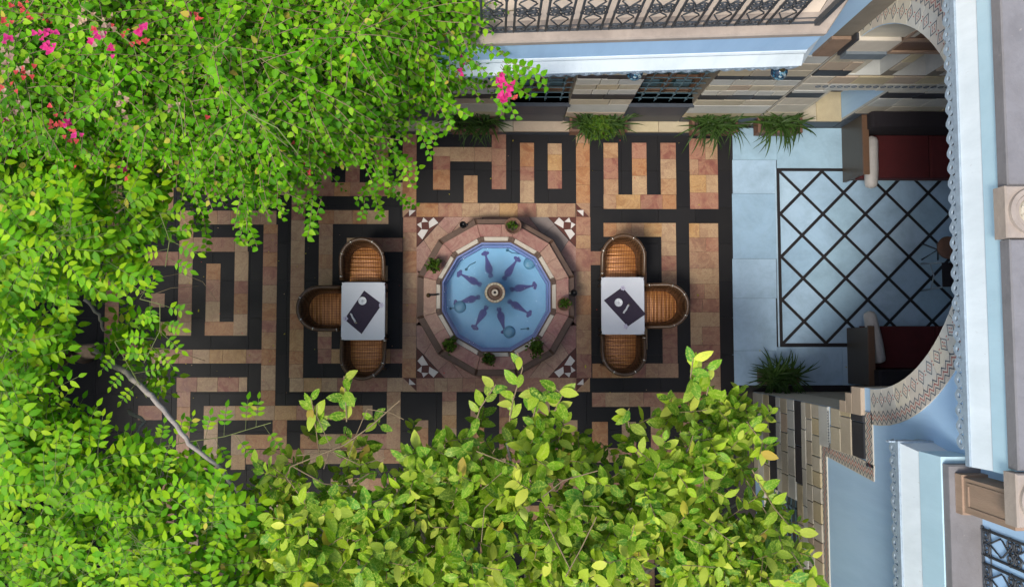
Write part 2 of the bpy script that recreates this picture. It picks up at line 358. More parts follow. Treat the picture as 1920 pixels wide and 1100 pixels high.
def water_mat():
    m, t, b = newmat('water')
    out = t.nodes['Material Output']
    tp = t.nodes.new('ShaderNodeBsdfTransparent'); tp.inputs[0].default_value = (.86, .95, .98, 1)
    tr = t.nodes.new('ShaderNodeBsdfRefraction'); tr.inputs[0].default_value = (.9, .96, .98, 1); tr.inputs['IOR'].default_value = 1.2; tr.inputs['Roughness'].default_value = 0.0
    gl = t.nodes.new('ShaderNodeBsdfGlossy'); gl.inputs['Roughness'].default_value = .04
    fr = t.nodes.new('ShaderNodeFresnel'); fr.inputs['IOR'].default_value = 1.33
    geo = t.nodes.new('ShaderNodeNewGeometry')
    sub = t.nodes.new('ShaderNodeVectorMath'); sub.operation = 'DISTANCE'
    t.links.new(geo.outputs['Position'], sub.inputs[0]); cpt = P(928, 548, .3); sub.inputs[1].default_value = (cpt.x, cpt.y, .36)
    n1 = noise_n(t, 5, 3, .5, .5, coord='World'); n2 = noise_n(t, 26, 3, .6, 1.5, coord='World')
    near = ramp(t, [(.0, (1, 1, 1)), (.5, (.05, .05, .05))]); t.links.new(sub.outputs['Value'], near.inputs[0])
    ring = math_n(t, 'SINE', math_n(t, 'MULTIPLY', sub.outputs['Value'], 150))
    h = math_n(t, 'ADD', math_n(t, 'MULTIPLY', math_n(t, 'ADD', n2.outputs['Fac'], math_n(t, 'MULTIPLY', ring, .12)), near.outputs[0]), math_n(t, 'MULTIPLY', n1.outputs['Fac'], .25))
    bp = t.nodes.new('ShaderNodeBump'); bp.inputs['Strength'].default_value = 1.0; bp.inputs['Distance'].default_value = .07
    t.links.new(h, bp.inputs['Height'])
    t.links.new(bp.outputs[0], gl.inputs['Normal']); t.links.new(bp.outputs[0], tr.inputs['Normal']); t.links.new(bp.outputs[0], fr.inputs['Normal'])
    ms = t.nodes.new('ShaderNodeMixShader'); t.links.new(fr.outputs[0], ms.inputs[0])
    m2 = t.nodes.new('ShaderNodeMixShader'); t.links.new(math_n(t, 'MULTIPLY', near.outputs[0], .6), m2.inputs[0]); t.links.new(tp.outputs[0], m2.inputs[1]); t.links.new(tr.outputs[0], m2.inputs[2]); t.links.new(m2.outputs[0], ms.inputs[1]); t.links.new(gl.outputs[0], ms.inputs[2])
    t.links.new(ms.outputs[0], out.inputs['Surface'])
    return m
M['water'] = water_mat()
def glass_mat():
    m, t, b = newmat('dark_window_glass')
    b.inputs['Base Color'].default_value = (.02, .055, .06, 1); b.inputs['Roughness'].default_value = .3
    return m
M['glass'] = glass_mat()
def mosaic_mat():
    m, t, b = newmat('blue_mosaic_glass')
    tc = t.nodes.new('ShaderNodeTexCoord'); v = t.nodes.new('ShaderNodeTexVoronoi'); v.inputs['Scale'].default_value = 48
    t.links.new(tc.outputs['Object'], v.inputs['Vector'])
    rp = ramp(t, [(.02,.05,.09),(.12,.26,.34),(.015,.03,.06),(.3,.38,.4),(.03,.12,.2)], const=True)
    sp = t.nodes.new('ShaderNodeSeparateColor'); t.links.new(v.outputs['Color'], sp.inputs[0]); t.links.new(sp.outputs[0], rp.inputs[0])
    e = t.nodes.new('ShaderNodeTexVoronoi'); e.feature = 'DISTANCE_TO_EDGE'; e.inputs['Scale'].default_value = 48; t.links.new(tc.outputs['Object'], e.inputs['Vector'])
    k = ramp(t, [(0, (1, 1, 1)), (.06, (0, 0, 0))]); t.links.new(e.outputs['Distance'], k.inputs[0])
    t.links.new(mix(t, rp.outputs[0], (.02, .02, .02), k.outputs[0]), b.inputs['Base Color']); b.inputs['Roughness'].default_value = .15
    return m
M['mosaic'] = mosaic_mat()

# ================================================================== GROUND AND FLOORS
g = MB(); g.box((-40, -40, -.4), (40, 40, -.06)); tag(g.build('ground', M['grout']), kind='structure')
YN = 3.14                                    # north wall face
XE = 3.75                                    # arch wall face
floor_x0, floor_x1 = P(150, 560).x, P(1373, 480).x
floor_y0, floor_y1 = -4.2, 3.0
cf = MB(); cf.box((-7.5, floor_y0, -.055), (floor_x1, YN + .3, -.012))
courtyard = tag(cf.build('courtyard_floor', M['grout']), kind='structure')
# black slabs everywhere, coloured tiles laid a few millimetres proud of them
bs = .535; ny = int((floor_y1 - floor_y0) / bs) + 1; nx = int((floor_x1 + 6.2) / bs) + 1
slab_me = {}
cnt = 0
far_b = MB()
for j in range(ny):
    for i in range(nx):
        x0 = floor_x1 - (i + 1) * bs + .0015; x1 = floor_x1 - i * bs - .0015
        y0 = floor_y1 - (j + 1) * bs + .0015; y1 = floor_y1 - j * bs - .0015
        if math.hypot((x0 + x1) / 2 - P(930, 556).x, (y0 + y1) / 2 - P(930, 556).y) < .72: continue
        dz = random.uniform(-.0008, .0008)
        px, py = PROJ(((x0 + x1) / 2, (y0 + y1) / 2, 0))
        if px > 170 and py < 1090 and cnt < 290:
            if 's' not in slab_me:
                mb = MB(); h = bs / 2 - .0015; mb.prism([(-h, -h), (h, -h), (h, h), (-h, h)], -.012, 0, .0012); slab_me['s'] = mb.mesh('basalt_slab', M['basalt'])
            link('basalt_slab', slab_me['s'], courtyard, loc=((x0 + x1) / 2, (y0 + y1) / 2, dz)); cnt += 1
        else:
            far_b.box((x0, y0, -.012), (x1, y1, dz))
if far_b.v: tag(far_b.build('outer_basalt_slabs', M['basalt'], courtyard), kind='stuff')

RECTS = [  # coloured bands, surveyed as photo pixels on the floor plane: x0, y0, x1, y1
 (755,247,781,381),(755,407,781,708),(781,381,1079,407),(1080,247,1106,381),(1080,407,1108,708),(781,708,1080,734),
 (812,276,844,356),(844,276,922,303),(922,247,949,355),(869.5,329,895.5,380.5),(975,268,1001.5,380.5),(1027,269,1053.5,354),
 (1131.6,268,1159,365),(1185,268,1212.5,365),(1238.5,268,1267.6,365),(1131.6,365,1268,392),
 (1131.6,418,1241,444),(1241,418,1269,681),(1110.5,681,1272,708),(1106.5,471,1187,497),(1187,471,1213,655),
 (593,342,755,368),(703,245,728.5,342),(648,245,675,342),(593,245,622,342),
 (597,394,728.5,420),(597,420,623,654),(596,654,755,681),(650,446,755,472),(650,472,676,628),(702,498,727,628),
 (545,300,571,708),(543,708,755,734),
 (491.5,421,518.5,760),(379,395,518.5,421),(382,760,698.5,787),
 (362.5,445,465,472),(439,472,465,629),(384,603,439,629),(386,494,413,603),
 (335,395,361,629),(295,603,335,629),(270,472,335,498),(283,550,309,576),(283,655,491,681),
 (331,707,463.5,734),(331,734,356,870),(275,708,304,734),(259,760,304,787),
 (382,787,408,880),(511,787,538,841),(460,814,511,841),(433,814,460,880),
 (725,734,751,841),(563,813,725,841),(829,734,856,841),(882,761,908,841),(936,734,961,841),(778,787,803,841),
 (1004,734,1031,841),(1057,787,1083,841),(1110,735,1350,762),(1110,790,1140,841),(1166,790,1193,868),(1220,762,1247,841),(1275,790,1302,868),
 (461,841,1166,868),(1193,841,1275,868),(620,894,1340,921),(345,1000,371,1120),(395,1000,424,1120),(450,1000,477,1120),
 (300,894,326,1120),(504,894,531,1120),(558,921,585,1120),(640,947,667,1120),(694,947,1260,974),(720,1000,747,1120),(800,1000,827,1120),(900,1000,927,1120),(1000,1000,1027,1120),(1100,1000,1127,1120),(1200,974,1227,1120),(1310,921,1337,1120),
 (379,340,590,366),(420,270,446,340),(500,270,526,340),(300,300,326,395),(200,300,226,640),(200,640,283,666),(220,840,300,866),(220,866,246,1060),
]
wide = [(1293,260,1346,392),(1294,418.6,1349,735)]
tiles = []
def cut(a0, a1, lo, hi):
    out = [a0]
    while True:
        s = random.uniform(lo, hi)
        if out[-1] + s > a1 - lo * .6: break
        out.append(out[-1] + s)
    out.append(a1); return out
for (x0, y0, x1, y1) in RECTS:
    ym, xm = (y0 + y1) / 2, (x0 + x1) / 2
    X0, X1 = P(x0, ym).x, P(x1, ym).x; Y1, Y0 = P(xm, y0).y, P(xm, y1).y
    if X1 - X0 > Y1 - Y0:
        c = cut(X0, X1, .17, .36)
        tiles += [(c[i], Y0, c[i + 1], Y1) for i in range(len(c) - 1)]
    else:
        c = cut(Y0, Y1, .17, .36)
        tiles += [(X0, c[i], X1, c[i + 1]) for i in range(len(c) - 1)]
for (x0, y0, x1, y1) in wide:
    ym, xm = (y0 + y1) / 2, (x0 + x1) / 2
    X0, X1 = P(x0, ym).x, P(x1, ym).x; Y1, Y0 = P(xm, y0).y, P(xm, y1).y
    for (ya, yb) in [(a, b) for c in [cut(Y0, Y1, .19, .27)] for a, b in zip(c, c[1:])]:
        if random.random() < .3: tiles.append((X0, ya, X1, yb))
        else:
            k = X0 + (X1 - X0) * random.uniform(.3, .7); tiles += [(X0, ya, k, yb), (k, ya, X1, yb)]
def tvis(t):                                  # larger, nearer the open part of the yard first
    px, py = PROJ(((t[0] + t[2]) / 2, (t[1] + t[3]) / 2, 0))
    s = 0
    if px < 300 or py > 850: s += 500
    if px < 480 and py < 400: s += 300
    if py > 770: s += (py - 770) * .8
    if py < 330 and px < 740: s += 200
    return s
tiles.sort(key=tvis)
rest = MB()
for k, (x0, y0, x1, y1) in enumerate(tiles):
    gq = .0012; zt = .0045 + random.uniform(-.0008, .0008)
    if k < 296:
        mb = MB(); hx, hy = (x1 - x0) / 2 - gq, (y1 - y0) / 2 - gq
        mb.prism([(-hx, -hy), (hx, -hy), (hx, hy), (-hx, hy)], -.011, 0, .0012)
        mb.build('marble_tile', M['marble'], courtyard, loc=((x0 + x1) / 2, (y0 + y1) / 2, zt))
    else:
        rest.box((x0 + gq, y0 + gq, -.008), (x1 - gq, y1 - gq, zt))
if rest.v: tag(rest.build('outer_marble_tiles', M['marble'], courtyard), kind='stuff')

# fountain surround: frame corners, star inlays and big slabs
FC = P(930.5, 556, .38); FC.z = 0
def poly_tile(name, pix, mat, z, parent=courtyard, th=.012, inset=.0012):
    pts = [P(*q) for q in pix]
    a = sum(pts[i].x * pts[(i + 1) % len(pts)].y - pts[(i + 1) % len(pts)].x * pts[i].y for i in range(len(pts)))
    if a < 0: pts = pts[::-1]
    c = sum(pts, Vector()) / len(pts)
    mb = MB(); mb.prism([(p.x - c.x, p.y - c.y) for p in pts], -th, 0, inset)
    return mb.build(name, mat, parent, loc=(c.x, c.y, z))
for (cx, cy, sx, sy) in ((781, 407, 1, 1), (1080, 407, -1, 1), (781, 708, 1, -1), (1080, 708, -1, -1)):
    q = lambda a, b: (cx + sx * a, cy + sy * b)
    poly_tile('corner_tile', [q(-26, -26), q(0, -26), q(0, 0), q(-26, 0)], M['marble'], .0045)
    poly_tile('brown_triangle', [q(-25, 0), q(0, -25), q(-.6, -.6)], M['brownstone'], .0085)
    poly_tile('white_triangle', [q(-14, -13), q(-1.5, -12.5), q(-13.5, -1.5)], M['whiteinlay'], .0125)
    poly_tile('inlay_panel', [q(0, 0), q(52, 0), q(0, 56)], M['brownstone'], .0085)
    for w_ in ([q(13, 1), q(22, 9), q(9.5, 10)], [q(1, 14), q(9, 9.5), q(10, 22)], [q(23, 9), q(32, 1), q(41, 11), q(24, 21)], [q(9, 23), q(2, 32), q(11, 42), q(22, 24)]):
        poly_tile('white_inlay', w_, M['whiteinlay'], .0125)
    grey = (sx == -1 and sy == 1)
    for i, w_ in enumerate(([q(53, 0), q(88, 0), q(62, 33), q(40, 14)], [q(40, 14.5), q(62, 33.5), q(31, 70), q(14, 43)], [q(0, 57), q(13.5, 43.5), q(31, 70.5), q(8, 110), q(0, 100)], [q(88.5, 0), q(125, 0), q(100, 26), q(63, 33)])):
        poly_tile('surround_slab', w_, M['greystone'] if grey and i in (0, 1) else M['mauve'], .0045)
for (x0, y0, x1, y1) in ((906, 407, 955, 430), (781, 508, 805, 610), (1056, 508, 1080, 610), (900, 690, 960, 708)):
    poly_tile('surround_slab', [(x0, y0), (x1, y0), (x1, y1), (x0, y1)], M['mauve'], .0045)

# ---------------------------------------------------------------- iwan floor
iw = MB(); iw.box((floor_x1 + .003, -.75, -.055), (7.3, YN + .3, -.012))
iwan = tag(iw.build('iwan_floor', M['lattice']), kind='structure')
def iw_rect(x0, y0, x1, y1, mat='bluemarble', name='marble_slab', z=0.0):
    ym, xm = (y0 + y1) / 2, (x0 + x1) / 2
    X0, X1 = P(x0, ym).x, P(x1, ym).x; Y1, Y0 = P(xm, y0).y, P(xm, y1).y
    mb = MB(); hx, hy = (X1 - X0) / 2 - .0015, (Y1 - Y0) / 2 - .0015
    mb.prism([(-hx, -hy), (hx, -hy), (hx, hy), (-hx, hy)], -.011, 0, .0015)
    mb.build(name, M[mat], iwan, loc=((X0 + X1) / 2, (Y0 + Y1) / 2, z + random.uniform(-.0006, .0006)))
ys = [240, 300, 363, 485, 559, 657, 722]
for a, b in zip(ys, ys[1:]): iw_rect(1373.5, a, 1456, b)
for a, b in ((1456, 1580), (1580, 1700), (1700, 1860)):
    iw_rect(a, 240, b, 315.5); iw_rect(a, 650, b, 722)
iw_rect(1456, 315.5, 1459, 650)
LX0, LX1 = P(1465, 480).x, P(1880, 480).x; LY1, LY0 = P(1600, 321.5).y, P(1600, 643).y
hd = (LY1 - LY0) / 8                          # half diagonal of a diamond
lw = .027                                     # half width of a black line measured along the diagonal
def clip_poly(poly, x0, x1, y0, y1):
    def cl(pl, f, inter):
        out = []
        for i, p in enumerate(pl):
            q = pl[(i + 1) % len(pl)]
            if f(p): out.append(p)
            if f(p) != f(q): out.append(inter(p, q))
        return out
    ix = lambda X: (lambda p, q: (X, p[1] + (q[1] - p[1]) * (X - p[0]) / (q[0] - p[0])))
    iy = lambda Y: (lambda p, q: (p[0] + (q[0] - p[0]) * (Y - p[1]) / (q[1] - p[1]), Y))
    for f, it in ((lambda p: p[0] >= x0, ix(x0)), (lambda p: p[0] <= x1, ix(x1)), (lambda p: p[1] >= y0, iy(y0)), (lambda p: p[1] <= y1, iy(y1))):
        poly = cl(poly, f, it)
        if len(poly) < 3: return []
    return poly
ncx = int((LX1 - LX0) / hd) + 2
for i in range(-1, ncx):
    for j in range(0, 9):
        if (i + j) % 2 == 0: continue
        cx, cy = LX0 + i * hd, LY0 + j * hd
        k = hd - lw * 1.2
        pl = clip_poly([(cx - k, cy), (cx, cy - k), (cx + k, cy), (cx, cy + k)], LX0, LX1, LY0, LY1)
        if len(pl) < 3: continue
        mb = MB(); mb.prism([(p[0] - cx, p[1] - cy) for p in pl], -.011, 0, .001)
        mb.build('diamond_slab', M['bluemarble'], iwan, loc=(cx, cy, random.uniform(-.0005, .0005)))

# ================================================================== WALL HELPERS
def stone(parent, axis, c, a0, a1, h0, h1, mat, proud=.02, name='stone_block', facing=-1):
    """one dressed block standing proud of a wall plane; axis = direction the wall runs in"""
    gq = .004; ch = .008
    hw, hh = (a1 - a0) / 2 - gq, (h1 - h0) / 2 - gq
    p = proud + random.uniform(-.004, .004)
    v = []
    for (k, d) in ((0, -.03), (0, p - ch * .6), (ch, p)):
        for (sa, sh) in ((-1, -1), (1, -1), (1, 1), (-1, 1)):
            a, h = sa * (hw - k), sh * (hh - k)
            v.append((a, facing * d, h) if axis == 'x' else (facing * d, a, h))
    f = [(8, 9, 10, 11)] + [(k + i, k + (i + 1) % 4, k + 4 + (i + 1) % 4, k + 4 + i) for k in (0, 4) for i in range(4)]
    if axis == 'y': f = [tuple(reversed(q)) for q in f]
    mb = MB(); mb.add(v, f)
    am, hm = (a0 + a1) / 2, (h0 + h1) / 2
    return mb.build(name, M[mat], parent, loc=(am, c, hm) if axis == 'x' else (c, am, hm))
def course(parent, axis, c, a0, a1, h0, h1, mat, lo=.28, hi=.5, proud=.02):
    cs = cut(a0, a1, lo, hi) if a1 - a0 > lo * 1.6 else [a0, a1]
    for p, q in zip(cs, cs[1:]): stone(parent, axis, c, p, q, h0, h1, mat, proud)

def grille(parent, axis, c, a0, a1, h0, h1, mat, na=4, nh=9, r=.009, name='grille'):
    mb = MB()
    pt = (lambda a, h, d=0: (a, c + d, h)) if axis == 'x' else (lambda a, h, d=0: (c + d, a, h))
    for i in range(na):
        a = a0 + (a1 - a0) * (i + .5) / na
        mb.tube([pt(a, h0 - .03), pt(a, h1)], r, 6)
    for j in range(nh):
        h = h0 + (h1 - h0) * (j + .4) / nh
        mb.tube([pt(a0, h, .014), pt(a1, h, .014)], r * .85, 6)
        for i in range(na):
            a = a0 + (a1 - a0) * (i + .5) / na
            q = Vector(pt(a, h, .004)); s = r * 1.9
            mb.box(q - Vector((s, s, s)), q + Vector((s, s, s)))
    for i in range(na):
        a = a0 + (a1 - a0) * (i + .5) / na
        mb.tube([pt(a, h0 - .02), pt(a, h0 - .07)], r * 1.8, 6, r1_=r * .2)
    return mb.build(name, mat, parent)

# ================================================================== NORTH WING
north = empty('house_wing', (1.0, YN, 0))
tag(north, 'striped stone house wing with barred windows under a pale balcony', 'building')
nk = lambda o: (setattr(o, 'location', Vector(o.location) - Vector(north.location)), o)[1]
class Sub:                                     # builds children in world coordinates under an empty
    pass
def under(parent, o):
    o.parent = parent; o.matrix_parent_inverse = parent.matrix_basis.inverted(); return o
north_inv = Matrix.Translation(-Vector((1.0, YN, 0)))
def NW(o):
    o.matrix_parent_inverse = north_inv; return o
WIN = [(-1.50, -.66), (.16, 1.00), (1.82, 2.65)]
WH0, WH1 = 1.08, 2.72
mb = MB()
edges = [-3.6] + [e for w_ in WIN for e in w_] + [XE]
for i in range(0, len(edges) - 1, 2): mb.box((edges[i], YN, 0), (edges[i + 1], YN + .45, 5.0))
for (a, b) in WIN:
    mb.box((a, YN, 0), (b, YN + .45, WH0)); mb.box((a, YN, WH1), (b, YN + .45, 5.0)); 
NW(mb.build('wall', M['mortar'], north))
mb = MB(); mb.box((-3.6, YN - .012, 2.93), (XE - .25, YN - .002, 5.0)); NW(mb.build('plaster', M['bluewall'], north))
mb = MB(); mb.box((-3.6, 3.75, 5.25), (XE, 4.1, 8.0)); NW(mb.build('unseen_upper_wall', M['creamfloor'], north))  # unseen upper storey, added to block sky light from the north
# plinth step in front of the wall
x = -3.0
mb = MB(); mb.box((-3.6, YN - .15, 0), (3.35, YN - .002, .19)); NW(mb.build('plinth', M['navy'], north))
for p, q in zip(*(lambda c: (c, c[1:]))(cut(-3.0, 3.35, .5, .9))):
    mb = MB(); mb.prism([(p + .002, YN - .16), (q - .002, YN - .16), (q - .002, YN - .003), (p + .002, YN - .003)], .191, .235, .006); NW(mb.build('plinth_cap', M['stone'], north))
segs = [(-3.0, WIN[0][0]), (WIN[0][1], WIN[1][0]), (WIN[1][1], WIN[2][0]), (WIN[2][1], XE - .02)]
for (a, b) in segs:
    for (h0, h1, mt, lo, hi) in ((.24, .46, 'navy', .5, .8), (.46, .70, 'stone', .6, .9), (.70, 1.06, 'palestone', .6, .9), (1.06, 1.30, 'stone', .4, .7), (1.30, 1.50, 'blackstone', .35, .6), (1.50, 1.69, 'palestone', .18, .3), (1.69, 1.89, 'stone', .18, .3), (1.89, 2.10, 'palestone', .18, .3), (2.10, 2.26, 'blackstone', .3, .5), (2.24, 2.46, 'stone', .25, .4), (2.46, 2.68, 'stone', .25, .4), (2.68, 2.92, 'palestone', .3, .5)):
        for p, q in zip(*(lambda c: (c, c[1:]))(cut(a + .003, b - .003, lo, hi) if b - a > lo * 1.6 else [a + .003, b - .003])):
            NW(stone(north, 'x', YN, p, q, h0, h1, mt))
for (a, b) in WIN:
    for (h0, h1) in ((.24, .62), (.62, 1.05)): NW(stone(north, 'x', YN, a + .003, b - .003, h0, h1, 'navy'))
    wn = link('window', MB().box((a + .003, YN + .20, WH0), (b - .003, YN + .24, WH1)).mesh('window', M['glass']), north); NW(wn)
    fr = MB(); 
    for xx in (a + .035, (a + b) / 2, b - .035): fr.box((xx - .035, YN + .15, WH0), (xx + .035, YN + .198, WH1))
    for hh in (WH0 + .04, WH0 + .55, WH0 + 1.05, WH1 - .04): fr.box((a + .071, YN + .155, hh - .03), ((a + b) / 2 - .036, YN + .196, hh + .03)); fr.box(((a + b) / 2 + .036, YN + .155, hh - .03), (b - .071, YN + .196, hh + .03))
    fo = fr.build('window_frame', M['wood'], wn)
    for s in (-1, 1):                          # pale curtains behind each sash
        for hh in (.3, .8, 1.3): 
            xm = (a + b) / 2 + s * (b - a) * .25
            mbx = MB().box((xm - .1, YN + .17, WH0 + hh - .11), (xm + .1, YN + .192, WH0 + hh + .1)); mbx.build('pane', M['bluegrille'], wn)
    mb = MB(); mb.box((a - .02, YN - .05, WH0 - .03), (b + .02, YN + .15, WH0)); mb.build('window_sill', M['navy'], wn)
    grille(wn, 'x', YN + .03, a + .01, b - .01, WH0 + .02, WH1, M['bluegrille'], 4, 8, .0075)

# ---- balcony of the north wing (turned a little against the yard)
BZ = 5.2
bal = link('balcony', None, None); bal.empty_display_size = .1
bal.parent = north; bal.location = Vector((1.09, 2.44, 0)) - Vector((1.0, YN, 0)); bal.rotation_euler = (0, 0, R(2.2))
# balcony frame: x from -2.6 to 1.75 (east end cut back at an angle), front face at y = 0
x0b, x1b = -1.75, 1.62
def strip(prof_pairs, mat, name, mitre=.55):
    """vertical/sloped board along the front: list of (y, z) profile points, then mitred back at the east end"""
    mb = MB(); n = len(prof_pairs); v = []
    for (y, z) in prof_pairs: v.append((x0b, y, z))
    for (y, z) in prof_pairs: v.append((x1b - y * .3, y, z))
    for (y, z) in prof_pairs: v.append((x1b + .62 - y * .3, y + .85, z))
    f = []
    for k in (0, n):
        f += [(k + i, k + (i + 1) % n, k + n + (i + 1) % n, k + n + i) for i in range(n)]
    f.append(tuple(range(n))); f.append(tuple(range(3 * n - 1, 2 * n - 1, -1)))
    mb.add(v, [tuple(reversed(q)) for q in f]); return mb.build(name, mat, bal)
strip([(-.075, 4.59), (-.005, 4.72), (.09, 4.72), (.09, 4.59)], M['white'], 'lower_fascia')
strip([(-.012, 4.722), (-.016, 4.75), (-.006, 4.775), (.09, 4.775), (.09, 4.722)], M['white'], 'moulding')
strip([(.0, 4.777), (.0, 5.12), (.09, 5.12), (.09, 4.777)], M['bluewall'], 'upper_fascia')
strip([(-.012, 5.122), (-.014, 5.18), (-.002, 5.195), (.16, 5.2), (.16, 5.122)], M['slab'], 'slab_edge')
mb = MB(); mb.prism([(x0b, .162), (x1b - .05, .162), (x1b + .5, .95), (x1b + .5, 1.8), (x0b, 1.8)], 5.1, 5.196); mb.build('deck', M['creamfloor'], bal)
mb = MB(); mb.prism([(x0b, .092), (x1b - .03, .092), (x1b + .5, .9), (x0b, .9)], 4.62, 5.1); mb.build('soffit', M['white'], bal)
# trim rings hanging from the fascia
def ring_mesh():
    """one pierced lobe of the cast valance with its small link"""
    mb = MB(); n = 14; v = []
    for x_ in (-.007, .007):
        for (r_, zz) in ((.052, -.058), (.02, -.058)):
            for k in range(n):
                a = 2 * math.pi * k / n; rr = r_ * (1 + (.08 * math.cos(4 * a) if r_ > .03 else 0)); v.append((x_, rr * math.cos(a), zz + rr * math.sin(a)))
    f = []
    for k in range(n):
        l = (k + 1) % n
        f += [(k, l, n + l, n + k), (2 * n + k, 3 * n + k, 3 * n + l, 2 * n + l), (k, 2 * n + k, 2 * n + l, l), (n + k, n + l, 3 * n + l, 3 * n + k)]
    mb.add(v, f)
    mb.tube([(0, .0575 + .02 * math.cos(a), -.04 + .032 * math.sin(a)) for a in [2 * math.pi * k / 8 for k in range(8)]], .008, 5, closed=True)
    mb.box((-.008, -.055, -.012), (.008, .055, 0))
    return mb.mesh('trim_ring', M['trim'])
RING = ring_mesh()
for k in range(28): link('trim_ring', RING, bal, loc=(x1b - .05 - k * .115, -.06, 4.585), rot=(0, 0, R(90)))
mb = MB(); mb.box((x0b, -.078, 4.572), (x1b, -.03, 4.588)); mb.build('trim_bar', M['trim'], bal)

# ---- wrought iron railing
def spiral(c, r, turns, a0, sgn, n=14):
    return [(c[0] + r * (1 - .78 * k / n) * math.cos(a0 + sgn * turns * 2 * math.pi * k / n), 0, c[1] + r * (1 - .78 * k / n) * math.sin(a0 + sgn * turns * 2 * math.pi * k / n)) for k in range(n + 1)]
def rail_meshes():
    post = MB(); post.tube([(0, 0, .0), (0, 0, .98)], .0105, 6)
    for z in (.09, .34, .6): post.lathe([(.005, -.014), (.015, 0), (.005, .014)], 8, (0, 0, z))
    sc = MB()
    for s in (-1, 1):
        for zc in (.055, .93):
            sc.tube([(s * .047 + .043 * math.cos(a), 0, zc + .04 * math.sin(a)) for a in [2 * math.pi * k / 12 for k in range(12)]], .008, 5, closed=True)
            sc.tube(spiral((s * .047, zc), .036, 1.3, 0, s, 12), .006, 4)
        sc.tube([(0, 0, .09), (s * .035, 0, .16), (s * .068, 0, .225), (s * .058, 0, .25), (0, 0, .31), (-s * .03, 0, .345), (0, 0, .39)], .007, 5)
        for (zc, up) in ((.335, -1), (.425, 1), (.66, -1), (.75, 1)):
            sc.tube(spiral((s * .05, zc), .046, 1.7, math.pi if s > 0 else 0, s * up, 18), .007, 5)
        sc.tube([(0, 0, .39), (s * .02, 0, .45), (s * .068, 0, .53), (s * .058, 0, .555), (0, 0, .62), (0, 0, .7)], .007, 5)
    sc.tube([(0, 0, .70), (0, 0, .9)], .007, 5)
    return post.mesh('post', M['iron'], True), sc.mesh('scroll', M['iron'], True)
POST, SCROLL = rail_meshes()
def railing(parent, x0, x1, y, z, rot=0, loc0=(0, 0, 0)):
    rl = MB(); rl.tube([(x0, 0, .012), (x1, 0, .012)], .011, 6); rl.tube([(x0, 0, .105), (x1, 0, .105)], .005, 5)
    rl.box((x0, -.025, .975), (x1, .025, 1.0))
    r_ = rl.build('railing', M['iron'], parent, loc=(0, y, z)) if not rot else rl.build('railing', M['iron'], parent, loc=loc0, rot=(0, 0, rot))
    x = x0 + .02
    while x + .2 < x1:
        for dx in (0, .19): link('post', POST, r_, loc=(x + dx, 0, 0))
        link('scroll', SCROLL, r_, loc=(x + .095, 0, 0))
        x += .256
    return r_
railing(bal, x0b + .55, x1b - .1, .07, 5.2)
cp = MB(); cp.box((x1b - .1, .045, 5.2), (x1b - .06, .09, 6.25)); cp.build('corner_post', M['iron'], bal)

# globes hanging below the balcony
def globe(px, py, z, label):
    p = P(px, py, z)
    o = empty('wall_lantern', (p.x, p.y, z)); tag(o, label, 'lantern', 'mosaic globe lanterns below the balcony')
    MB().lathe([(.001, -.085), (.042, -.072), (.072, -.042), (.085, 0), (.072, .042), (.042, .072), (.02, .085)], 20).build('shade', M['mosaic'], o, True)
    MB().lathe([(.001, .085), (.035, .085), (.03, .125), (.008, .14), (.008, .7), (.001, .7)], 10).build('hanger', M['lampbase'], o, True)
globe(1190, 136, 3.8, 'blue mosaic globe lantern hung between the two barred windows')
globe(1461, 135, 3.8, 'blue mosaic globe lantern hung nearest the arched hall')
globe(929, 140, 3.8, 'blue mosaic globe lantern partly behind pink flowers')

# far yard sides behind the trees, nearly unseen, added to shade the floor
for (nm, a, b, lab) in (('added_yard_wall', (-7.4, -5.4, 0), (-6.9, 4.4, 5.2), 'plain plastered yard wall added behind the vine to deepen the shade'), ('added_yard_wall', (-6.9, -5.4, 0), (3.2, -4.9, 6.6), 'plain plastered yard wall added unseen beyond the bottom tree for shade')):
    o = empty(nm, ((a[0] + b[0]) / 2, (a[1] + b[1]) / 2, 0)); tag(o, lab, 'wall')
    c = o.location; mb = MB(); mb.box((a[0] - c.x, a[1] - c.y, 0), (b[0] - c.x, b[1] - c.y, b[2])); mb.build('plaster', M['creamfloor'], o)
    mb = MB(); mb.box((a[0] - c.x - .06, a[1] - c.y - .06, b[2] + .002), (b[0] - c.x + .06, b[1] - c.y + .06, b[2] + .12)); mb.build('coping', M['slab'], o)

# ================================================================== ARCHED HALL (iwan)
hall = empty('arched_hall', (XE, 1.3, 0))
tag(hall, 'pale blue house wing with a great painted arch open to the yard', 'building')
hall_inv = Matrix.Translation(-Vector((XE, 1.3, 0)))
def HW(o):
    o.matrix_parent_inverse = hall_inv; return o
AC, AR, AS, ATOP = 1.3, 1.78, 3.6, 6.0       # arch centre (y), radius, springing height, wall top
JS = -.74                                     # south jamb
bm = bmesh.new()
def fq(pts):
    vs_ = [bm.verts.new((XE, p[0], p[1])) for p in pts]
    return bm.faces.new(vs_)
N = 40
arc = [(AC - AR * math.cos(math.pi * k / N), AS + AR * math.sin(math.pi * k / N)) for k in range(N + 1)]
for k in range(N):
    a, b = arc[k], arc[k + 1]
    fq([a, (a[0], ATOP), (b[0], ATOP), b])
fq([arc[-1], (arc[-1][0], ATOP), (4.2, ATOP), (4.2, 0), (YN + .02, 0), (YN + .02, AS)])
wins = [(-3.0, -1.98), (-4.6, -3.45)]         # low windows of the pier (south, hidden behind the tree mostly)
SW0, SW1 = .35, 1.6
fq([(JS, 0), (JS, 3.25), (-.48, 3.45), (-.48, ATOP), (-1.9, ATOP), (-1.9, 0)])
fq([(-1.9, SW1), (-1.9, ATOP), (-7, ATOP), (-7, SW1)])
fq([(-1.9, 0), (-1.9, SW1), (-1.98, SW1), (-1.98, 0)])
